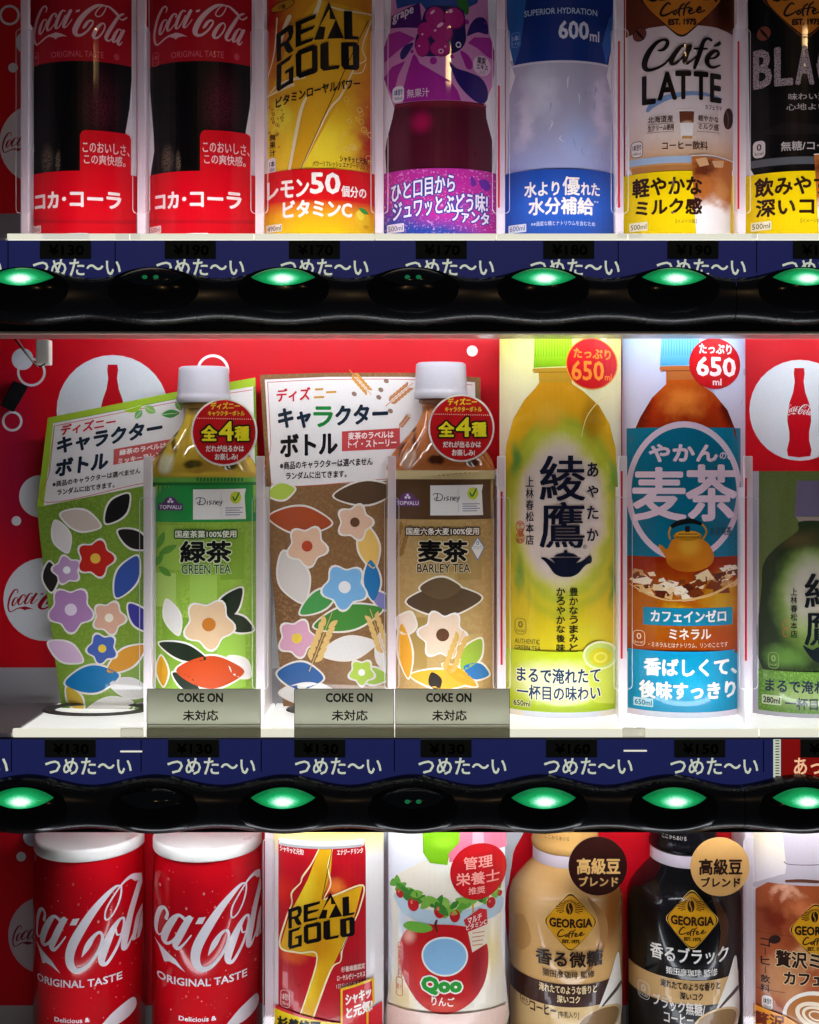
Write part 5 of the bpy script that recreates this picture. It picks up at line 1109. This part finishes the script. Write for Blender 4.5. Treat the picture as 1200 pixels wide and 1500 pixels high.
a.Z(380, 1200, 3.158); a.P(BM('green_cap_print', '#7cb81c', [(650, 1235, 26, 14, '#94cc2c', .9)]), [(752,-20),(940,-20),(925,110),(880,160),(870,212),(790,205),(757,160)], 3); a.P('#e87a90', [(930,-20),(1135,-20),(1145,160),(1060,160),(880,200),(875,160),(925,110)], 3.5); a.P('#f0a8b4', [(990, -20), (1030, -20), (1040, 120), (985, 130)], 4); a.Z()
tag(a, 701, 1279, 41.5, '#b8161c', '#c4181e', 10); pk = '#f0a094'
a.T(pk, '管理', 679, 1256, 722, 1275, 12.5, b=.8); a.T(pk, '栄養士', 668, 1279, 732, 1298, 12.5, b=.8); a.T(pk, '推奨', 686, 1301, 711, 1312, 12.5, b=.5)
a.build('bottle_print', o)
b = Art(Sheet(655, 84.5, 120, 40)); b.R('#f2d2c4', 567, 1486, 742, 1590, 0); b.build('slogan_card', o)

# --- bottle cans with round tags
def bottle_can(cx, kind):
    lt = kind == 'light'
    o = thing('coffee_bottle_can', 'tan coffee bottle can with a dark round tag and brown band' if lt else 'black coffee bottle can with a tan round tag and cream band', 'drink bottle', W(cx, 1590, 190), 'coffee bottle cans of the bottom row')
    prof = [(1252, 46), (1258, 47), (1284, 47), (1289, 50), (1296, 57), (1310, 69), (1322, 77), (1334, 81), (1345, 82.5), (1590, 82.5)]
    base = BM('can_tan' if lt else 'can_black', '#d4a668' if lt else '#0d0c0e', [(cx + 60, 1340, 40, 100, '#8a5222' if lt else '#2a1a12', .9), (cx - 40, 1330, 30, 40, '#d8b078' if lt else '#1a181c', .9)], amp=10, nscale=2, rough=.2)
    sh = Shell(cx, prof, 240, 1.3); sh.body('can_body', base, o, n=60)
    a = Art(Shell(cx, [(y, h + .4) for y, h in prof], 240, 1.3, step=5, ystep=6))
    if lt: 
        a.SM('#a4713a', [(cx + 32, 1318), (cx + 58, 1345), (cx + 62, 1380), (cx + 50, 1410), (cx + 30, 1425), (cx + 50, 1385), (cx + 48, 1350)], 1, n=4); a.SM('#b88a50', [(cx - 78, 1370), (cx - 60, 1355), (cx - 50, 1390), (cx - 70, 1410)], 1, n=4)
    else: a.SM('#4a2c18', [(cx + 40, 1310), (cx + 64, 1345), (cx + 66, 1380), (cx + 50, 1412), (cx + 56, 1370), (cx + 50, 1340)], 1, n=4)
    band, bt, ink = ('#3a1c14', '#ead0a0', '#20120c') if lt else ('#c8a068', '#20120c', '#ece6e0')
    y0, y1 = (1443, 1476) if lt else (1437, 1473)
    a.R(band, cx - 82, y0, cx + 82, y1, 1)
    a.R('#d8b67c' if lt else '#121013', cx - 82, y1, cx + 82, 1590, 1)
    cup = '#efe8de'; a.SM(cup, [(cx + 35, 1512), (cx + 50, 1478), (cx + 66, 1440), (cx + 76, 1412), (cx + 80, 1430), (cx + 80, 1520)], 3, n=4); a.E('#8a6a44', cx + 48, 1505, 34, 24, 4, -.3); a.E('#d8b88a', cx + 48, 1505, 34, 24, 5, -.3, hole=(31, 21)); a.S('#4a4038', [(cx + 52, 1482, 2), (cx + 66, 1470, 5), (cx + 80, 1462, 7)], 4)
    emblem(a, cx + (8 if lt else 14), 1353 if lt else 1350, 12.0, '#d89a18', '#2a1206', '#e8c060', 4)
    if lt:
        a.T(ink, '香る微糖', cx - 43, 1394, cx + 55, 1418, 6, b=1.0); a.T(ink, '猿田彦珈琲 監修', cx - 33, 1423, cx + 43, 1434, 6, b=.3)
        a.T(bt, '淹れたてのような香りと', cx - 38, 1444.5, cx + 46, 1457, 6, b=.5); a.T(bt, '深いコク', cx - 12, 1459, cx + 22, 1470, 6, b=.5)
        badge(a, cx - 65, 1461, cx - 51, 1487, None, '#4a2c18', '1本', '85', 4, frame='#4a2c18'); a.T('#3a2010', 'コーヒー', cx - 51, 1476, cx - 13, 1491, 6, b=.7); a.T('#3a2010', '[牛乳入り]', cx - 10, 1482, cx + 20, 1493, 6, b=.2)
    else:
        a.T(ink, '香るブラック', cx - 47, 1389, cx + 67, 1413, 6, b=1.0); a.T(ink, '猿田彦珈琲 監修', cx - 24, 1420, cx + 51, 1431, 6, b=.3)
        a.T(bt, '淹れたてのような香りと', cx - 32, 1440, cx + 55, 1452, 6, b=.5); a.T(bt, '深いコク', cx - 4, 1455, cx + 30, 1466, 6, b=.5)
        badge(a, cx - 65, 1455, cx - 48, 1481, None, '#d8d0c8', '0', 'kcal', 4, frame='#d8d0c8'); a.T('#dcd4cc', 'ブラック無糖/', cx - 43, 1467, cx + 33, 1486, 6, b=.6, sl=.08); a.T('#dcd4cc', 'コーヒー', cx - 27, 1487, cx + 16, 1503, 6, b=.6)
    a.build('can_print', o)
    Shell(cx, [(1230, 46), (1254, 47.5), (1276, 47.8), (1287, 45)], 240, 1.32).body('neck_sleeve', '#d8ccd4' if lt else '#c8bcc8', o, n=40)
    cc = '#c89a58' if lt else '#0c0c10'
    Shell(cx, [(1204, 44), (1206, 46.5), (1240, 48), (1244, 49.5), (1252, 49.5), (1256, 47)], 240, 1.34).body('cap', PM('cap_' + kind, cc, .22), o, n=60)
    t = Art(Shell(cx, [(1204, 46.4), (1206, 46.9), (1240, 48.4), (1244, 49.9), (1256, 49.9)], 240, 1.34, step=4)); t.T('#3a2410' if lt else '#c8c0b8', 'ここからあける', cx - 30, 1227, cx + 6, 1233, 1); t.build('cap_print', o)
    tx, ty = (cx + 48, 1269) if lt else (cx + 55, 1270); dd = 108; n = 48; V = []; c0 = W(tx, ty, dd); r = 43 * (1 + dd / D) * S
    for d in (dd, dd + 2.5):
        for i in range(n): q = 2 * math.pi * i / n; V.append((c0.x + r * math.cos(q), d * S, c0.z + r * math.sin(q)))
    F = [tuple(range(n)), tuple(range(2 * n - 1, n - 1, -1))] + [(i, n + i, n + (i + 1) % n, (i + 1) % n) for i in range(n)]
    tg = solid('round_tag', V, F, '#2c100c' if lt else '#c8985a', o)
    p = Art(Flat(dd - .3)); tc = '#d8aa68' if lt else '#24120a'
    p.T(tc, '高級豆', tx - 31, ty - 12, tx + 33, ty + 12, 1, b=1.2); p.T(tc, 'ブレンド', tx - 28, ty + 15, tx + 30, ty + 30, 1, b=1.0); p.build('tag_print', tg)
bottle_can(828, 'light'); bottle_can(1000, 'dark')

# --- cafe au lait sheet at the edge of the frame
o = row3('milk_coffee_display_sheet', 'orange brown milk coffee bottle sheet with a latte cup, last of the bottom row', 1185)
a = Art(Sheet(1185, 86, 124, 40)); a.R(BM('cream_sheet', '#ece2e0', ramp=[(1220, '#ecdcb8'), (1290, '#e6dce0'), (1500, '#efe6e2')]), 1099, 1205, 1272, 1590, 0)
a.SM('#c4b8c0', [(1148, 1180), (1222, 1180), (1222, 1262), (1250, 1296), (1262, 1310), (1108, 1310), (1118, 1296), (1142, 1285), (1152, 1272)], 1, n=3); a.S('#5c5058', [(1149, 1265, 1.5), (1160, 1268, 1), (1222, 1266, 1.5)], 2); a.S('#6a3c2c', [(1152, 1293, 4), (1180, 1291, 5), (1230, 1294, 3)], 2)
mo = BM('orange_marble', '#a8522a', [(1140, 1350, 40, 40, '#7a2814', .8), (1190, 1330, 50, 24, '#d87a4a', .8), (1150, 1310, 30, 12, '#e8a888', .8), (1150, 1440, 50, 50, '#c88a5c', .8), (1180, 1400, 30, 30, '#d8a070', .8)], amp=36, nscale=3)
a.P(mo, [(1106, 1312), (1125, 1298), (1250, 1298), (1266, 1312), (1266, 1590), (1106, 1590)], 2)
emblem(a, 1195, 1364, 12.0, '#d89a18', '#1a0c06', '#e8b060', 4)
a.V('#2a1208', 'コーヒー飲料', 1114, 1381, 1128, 1462, 6, b=.4); a.T('#2a1208', '贅沢ミルク', 1136, 1395, 1250, 1420, 6, b=1.4, out='#e8c89c', ow=1.0); a.T('#2a1208', 'カフェラテ', 1148, 1425, 1250, 1445, 6, b=1.4, out='#e8c89c', ow=1.0)
a.E('#2a1410', 1135, 1381, 9, 6, 5, -.4); a.R('#6a3a20', 1107, 1373, 1160, 1373.8, 4); a.R('#6a3a20', 1107, 1457, 1150, 1457.8, 4)
a.E('#efe6da', 1192, 1492, 46, 40, 5); a.E('#b06a2c', 1192, 1488, 40, 30, 6); 
for r in (32, 22, 12): a.E('#efdcc0', 1196, 1488, r, r * .6, 7 + (32 - r) * .05, .3, hole=(r * .8, r * .42))
badge(a, 1116, 1466, 1132, 1487, '#e8dcd4', '#3a2c28', '1本当り', '192kcal', 4); a.build('bottle_print', o)
b = Art(Sheet(1185, 85, 120, 40)); b.P('#f09a1c', [(1098, 1482), (1150, 1492), (1210, 1520), (1272, 1530), (1272, 1590), (1098, 1590)], 0); b.T('#7a2a10', '贅沢', 1104, 1492, 1150, 1512, 2, b=1.2); b.build('slogan_card', o)
